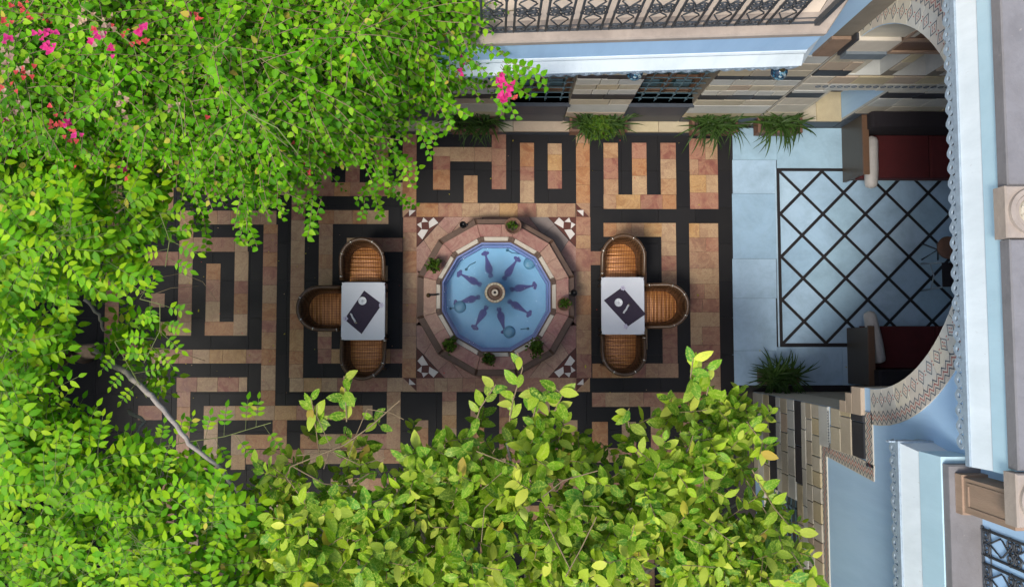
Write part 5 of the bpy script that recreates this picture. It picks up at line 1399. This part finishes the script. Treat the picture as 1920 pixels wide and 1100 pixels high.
# ---- vine with pinnate leaves down the west side
V_POLYS = [([(-90,250),(60,275),(120,300),(190,330),(250,375),(262,405),(252,460),(240,490),(215,505),(160,520),(110,545),(80,610),(75,690),(100,745),(110,780),(90,800),(-90,800)], 1050, 5.2),
           ([(-90,780),(110,800),(190,840),(250,865),(330,895),(400,905),(465,930),(478,980),(460,1050),(430,1190),(-90,1190)], 1300, 5.0),
           ([(262,570),(285,575),(282,610),(262,640),(240,635),(215,628),(225,610)], 22, 4.6), ([(245,680),(268,685),(262,710),(248,725)], 9, 4.5)]
vi = empty('flowering_vine', (-5.2, -1.0, 0)); tag(vi, 'light green vine with feathery pinnate leaves along the left side', 'vine'); vi_inv = Matrix.Translation((5.2, 1.0, 0))
lv = Leaves(); segs = []
def frond(p, dr, L, pairs, lscale=1.0):
    dr = dr.normalized(); q = p.copy(); step = L / (pairs + 1.6)
    up = Vector((0, 0, 1)); 
    for k in range(pairs + 2):
        prev = q.copy(); dr = (dr + Vector((0, 0, -.055)) + rv(.02)).normalized(); q = q + dr * (step * (1.3 if k == 0 else 1)); segs.append((prev, q, .0026, .0018))
        if k == 0: continue
        sd_ = dr.cross(up).normalized(); nn = sd_.cross(dr)
        l = random.uniform(.078, .108) * lscale * (.8 + .2 * math.sin(math.pi * k / (pairs + 1)))
        if k <= pairs:
            for s in (-1, 1):
                lv.add(q, sd_ * s + dr * random.uniform(.34, .55) + Vector((0, 0, random.uniform(-.16, .05))), nn + rv(.12), l, l * random.uniform(.23, .29), random.uniform(-.22, .05), random.uniform(.02, .22), 1 if random.random() < .008 else 0)
        else: lv.add(q, dr + rv(.1), nn + rv(.15), l * 1.25, l * .32, -.18, .12)
for (poly, n, H0) in V_POLYS:
    xs = [p[0] for p in poly]; ys_ = [p[1] for p in poly]; c = 0
    while c < n:
        x, y = random.uniform(min(xs), max(xs)), random.uniform(min(ys_), max(ys_))
        if not in_poly(x, y, poly): continue
        if noise.noise(Vector((x / 70, y / 70, 88))) < -.05 and random.random() < .72: continue
        c += 1
        H, e = top_h(x, y, poly, H0, .5, 90, .6, 17.0)
        d = abs(random.gauss(0, .26)) if random.random() < .62 else random.uniform(.3, 2.3)
        p = P(x, y, H - d); th = noise.noise(Vector((x / 120, y / 120, 31))) * 7 + random.gauss(0, .9) - .6
        frond(p, Vector((math.cos(th), math.sin(th), random.uniform(-.02, .34))), random.uniform(.25, .36), random.choice((3, 3, 4, 4)), random.uniform(.68, 1.1))
# reaching sprays
for (pts, H) in ((((300, 838), (350, 828), (420, 818), (480, 800), (508, 792)), 4.7), (((262, 560), (300, 570), (300, 620), (270, 680)), 4.7), (((215, 640), (250, 700), (275, 745)), 4.5), (((300, 400), (318, 450), (310, 500)), 4.9)):
    w3 = [P(a, b, H) for a, b in pts]
    for i in range(len(w3) - 1):
        segs.append((w3[i], w3[i + 1], .005, .004)); d = (w3[i + 1] - w3[i]); m = max(2, int(d.length / .07))
        for k in range(m):
            p = w3[i].lerp(w3[i + 1], k / m)
            s = 1 if k % 2 else -1; sd_ = d.cross(Vector((0, 0, 1))).normalized()
            frond(p, sd_ * s + d.normalized() * .35 + Vector((0, 0, .1)), random.uniform(.16, .22), 3, .72)
finish_crown(vi, lv, T_VINE, [M['vine'], M['oldleaf']], 296)
o = link('twigs', stems_mesh('twigs', segs, M['greentwig']), vi); o.matrix_parent_inverse = vi_inv; tag(o, kind='stuff')
mb = MB(); limb(mb, [P(178, 655, 3.4), P(203, 678, 3.9), P(240, 700, 4.3), P(278, 738, 4.6), P(297, 754, 4.7), P(330, 800, 4.8), P(365, 840, 4.85), P(405, 870, 4.8), P(450, 930, 4.6)], .030, .015)
limb(mb, [P(240, 770, 3.4), P(270, 790, 3.9), P(240, 850, 4.2)], .02, .012); limb(mb, [P(160, 560, 3.3), P(185, 590, 3.2), P(195, 620, 3.1)], .018, .014)
o = mb.build('branch', M['bark'], vi, True); o.matrix_parent_inverse = vi_inv
t0 = P(178, 658, 3.4); mb = MB(); limb(mb, [(-5.75, t0.y - .1, 0), (-5.3, t0.y - .05, 1.3), (t0.x - .25, t0.y, 2.4), t0], .13, .05); limb(mb, [(-5.1, t0.y, 1.8), (t0.x - .9, t0.y + .5, 3.4), (t0.x - 1.0, t0.y + .9, 4.3)], .07, .03)
limb(mb, [(-5.2, t0.y, 1.6), (t0.x - .6, t0.y - 1, 3.4), (t0.x - .4, t0.y - 1.6, 4.2)], .07, .03)
o = mb.build('trunk', M['darkbark'], vi, True); o.matrix_parent_inverse = vi_inv
for pts in (((262, 552), (300, 520), (340, 512), (380, 528), (405, 562)), ((270, 558), (320, 540), (372, 536)), ((290, 652), (330, 655), (360, 668), (385, 676))):
    mb = MB(); mb.tube([P(a, b, 4.1 - .12 * i) for i, (a, b) in enumerate(pts)], .0038, 5, r1_=.002)
    o = mb.build('tendril', M['twig'], vi, True); o.matrix_parent_inverse = vi_inv

# ---- citrus tree in the foreground
C_POLY = [(485,940),(500,880),(540,820),(580,790),(640,790),(700,800),(760,775),(830,755),(860,790),(900,800),(960,780),(1020,770),(1060,790),(1110,810),(1160,810),(1205,790),(1270,760),(1300,720),(1350,735),(1430,765),(1430,810),(1400,850),(1405,905),(1455,960),(1480,1010),(1490,1060),(1500,1190),(455,1190)]
ci = empty('citrus_tree', (.3, -3.75, 0)); tag(ci, 'broad leaved tree with yellow green mottled leaves at the bottom', 'tree'); ci_inv = Matrix.Translation((-.3, 3.75, 0))
lv = Leaves(); segs = []
def rosette(p, dr, L, n, ls=1.0, old=.03):
    dr = dr.normalized(); q = p.copy(); K = n; az = random.uniform(0, 6.28); step = L / K
    for k in range(K):
        prev = q.copy(); dr = (dr + rv(.05)).normalized(); q = q + dr * step; segs.append((prev, q, .0038, .0032))
        az += 2.4; ref = dr.cross(Vector((.3, .9, .1))).normalized(); r2_ = dr.cross(ref)
        rad = ref * math.cos(az) + r2_ * math.sin(az); t = k / K
        a = rad * (1.05 - .35 * t) + dr * (.25 + .65 * t) + Vector((0, 0, random.uniform(-.25, .1)))
        l = random.uniform(.112, .188) * ls * (1 - .38 * t ** 3)
        lv.add(q, a, dr + rad * -.35 + Vector((0, 0, .7)) + rv(.3), l, l * random.uniform(.23, .30), random.uniform(-.28, .05), random.uniform(.05, .3), 1 if random.random() < old * .4 else 0)
c = 0
while c < 1080:
    x, y = random.uniform(455, 1500), random.uniform(720, 1190)
    if not in_poly(x, y, C_POLY): continue
    dens = min(1, max(.16, (y - 760) / 150))
    if 480 < x < 760: dens = min(dens, max(.2, (y - 830) / 120))
    if 1230 < x < 1440 and y < 900: dens = max(dens, .85)
    g_ = noise.noise(Vector((x / 75, y / 75, 51)))
    if random.random() > dens * (1.0 if g_ > -.08 else .16): continue
    c += 1
    H, e = top_h(x, y, C_POLY, 5.0, .75, 130, .5, 41.0)
    d = abs(random.gauss(0, .32)) if random.random() < .68 else random.uniform(.3, 2.2)
    p = P(x, y, H - d)
    th = random.uniform(0, 6.28); rosette(p, Vector((math.cos(th) * .8, math.sin(th) * .8, random.uniform(.15, 1.1))), random.uniform(.16, .34), random.randrange(6, 10), random.uniform(.75, 1.1))
# upright leading shoots
for (pts, H, n) in ((((600, 800), (588, 770), (583, 745)), 4.6, 7), (((650, 790), (648, 745), (645, 705)), 4.9, 10), (((600, 860), (592, 800), (580, 750)), 4.5, 5), (((955, 790), (962, 750), (980, 690), (970, 660)), 5.0, 8), (((1300, 740), (1295, 705), (1300, 670)), 5.2, 12), (((1325, 740), (1330, 715), (1325, 690)), 5.1, 9), (((890, 800), (900, 765), (930, 720)), 4.9, 8), (((1000, 780), (1010, 740), (990, 725)), 5.0, 9), (((1040, 770), (1055, 740), (1042, 728)), 5.0, 8), (((1410, 880), (1450, 950), (1485, 990), (1500, 1000)), 4.8, 10), (((1400, 900), (1460, 1000), (1470, 1040)), 4.6, 7), (((1180, 800), (1175, 775), (1180, 765)), 4.9, 6), (((1500, 1120), (1520, 1090), (1525, 1080)), 5.0, 8), (((1440, 1110), (1470, 1090), (1480, 1085)), 5.2, 8), (((1400, 790), (1430, 830), (1425, 850)), 4.7, 10)):
    w3 = [P(a, b, H + .1 * i) for i, (a, b) in enumerate(pts)]
    tot = sum((b - a).length for a, b in zip(w3, w3[1:])); 
    for i in range(len(w3) - 1):
        segs.append((w3[i], w3[i + 1], .006, .0045)); d = w3[i + 1] - w3[i]; m = max(1, round(n * d.length / tot))
        for k in range(m):
            p = w3[i].lerp(w3[i + 1], (k + .5) / m); th = random.uniform(0, 6.28); l = random.uniform(.11, .16)
            lv.add(p, Vector((math.cos(th), math.sin(th), .2)) + d.normalized() * .4, Vector((0, 0, 1)) + rv(.5), l, l * .27, random.uniform(-.3, 0), .25, 1 if random.random() < .05 else 0)
finish_crown(ci, lv, T_CIT, [M['citrus'], M['oldleaf']], 298, vis_cell=26)
# bare curling twigs
for (pts, H, r_) in ((((535, 890), (540, 870), (640, 830), (700, 800), (752, 752)), 4.9, .006), (((560, 930), (540, 890), (545, 872), (600, 905), (650, 910), (690, 880)), 4.9, .006), (((560, 860), (620, 850), (680, 868), (720, 860)), 4.8, .005), (((612, 880), (620, 840), (590, 780), (600, 760)), 4.9, .004), (((650, 870), (660, 820), (690, 770), (730, 770), (760, 790)), 4.8, .004), (((1015, 930), (1060, 900), (1120, 875)), 5.3, .005), (((1065, 1080), (1090, 1020), (1120, 965)), 5.3, .005), (((1015, 975), (1045, 1010), (1065, 1060)), 5.3, .005), (((900, 850), (960, 880), (1010, 920)), 5.1, .005), (((1485, 1040), (1505, 1070), (1515, 1110)), 5.0, .005), (((905, 1010), (915, 960), (930, 930)), 5.2, .004)):
    w3 = [P(a, b, H) + rv(.03) for a, b in pts]; 
    for a, b in zip(w3, w3[1:]): segs.append((a, b, r_, r_ * .9))
o = link('twigs', stems_mesh('twigs', segs, M['twig'], 4), ci); o.matrix_parent_inverse = ci_inv; tag(o, kind='stuff')
mb = MB(); limb(mb, [(.3, -3.75, 0), (.28, -3.7, 1.2), (.2, -3.65, 2.4), (.1, -3.5, 3.3)], .13, .07)
for i, (x, y, H) in enumerate(((560, 950, 4.3), (700, 870, 4.2), (800, 900, 4.4), (950, 830, 4.4), (1000, 980, 4.6), (1150, 900, 4.4), (1180, 1020, 4.5), (1330, 800, 4.5), (1400, 930, 4.3), (1350, 1050, 4.4), (700, 1050, 4.4))):
    e = P(x, y, H); s0 = Vector((.25, -3.65, 1.7 + (i * 7 % 11) * .14)); limb(mb, [s0, s0.lerp(e, .3) + Vector((0, 0, .25)) + rv(.2), s0.lerp(e, .7) + Vector((0, 0, .2)) + rv(.2), e], .04, .01, 6)
o = mb.build('trunk', M['bark'], ci, True); o.matrix_parent_inverse = ci_inv

# petals and crumbs of leaf on the paving
lt = Leaves()
for k in range(230):
    x, y = (random.uniform(240, 1370), random.uniform(250, 760))
    if math.hypot(x - 930, y - 556) < 165: continue
    if random.random() > (.9 if x < 700 or y > 690 else .45): continue
    q = P(x, y, .008); th = random.uniform(0, 6.28); l_ = random.uniform(.008, .024)
    lt.add((q.x, q.y, .0085), (math.cos(th), math.sin(th), .05), Vector((0, 0, 1)) + rv(.3), l_, l_ * .35, .2, .3, random.choice((0, 0, 1, 2)))
p, a, n_, l_, w_, c, f, m = lt.arr()
tag(link('leaf_litter', leaves_mesh('leaf_litter', T_BRACT, p, a, n_, l_, w_, [M['oldleaf'], M['dry'], M['redbract']], c, f, m)), 'scattered petals and leaf crumbs lying on the courtyard paving', 'litter', kind='stuff')
# fallen leaves on the paving
fl = [leaves_mesh('fallen_leaf', T_VINE, np.zeros((1, 3)), np.array([[1., 0, 0]]), np.array([[0, 0, 1.]]), np.array([.05]), np.array([.012]), [M['oldleaf']], np.array([.15]), np.array([.4]))]
for (x, y, lab) in ((438, 427, 'small dry leaf on the black band beside the left spiral'), (372, 585, 'small dry leaf lying left of the leftmost armchair on black stone'), (532, 627, 'small dry leaf on the upright black band left of the left table'), (962, 262, 'small dry leaf near the wall between two short marble bars'), (1098, 690, 'small dry leaf left of the lower right armchair'), (1310, 555, 'small dry leaf on the broad marble strip beside the rightmost armchair'), (1425, 655, 'small dry leaf on the pale hall floor above the planter'), (1588, 689, 'small dry leaf against the wooden end of the lower sofa')):
    q = P(x, y, .01); ob = link('fallen_leaf', fl[0], None, loc=(q.x, q.y, .011), rot=(0, 0, random.uniform(0, 6.28))); ob.scale = [random.uniform(.6, 1.1)] * 3
    tag(ob, lab, 'leaf', 'fallen leaves on the paving')
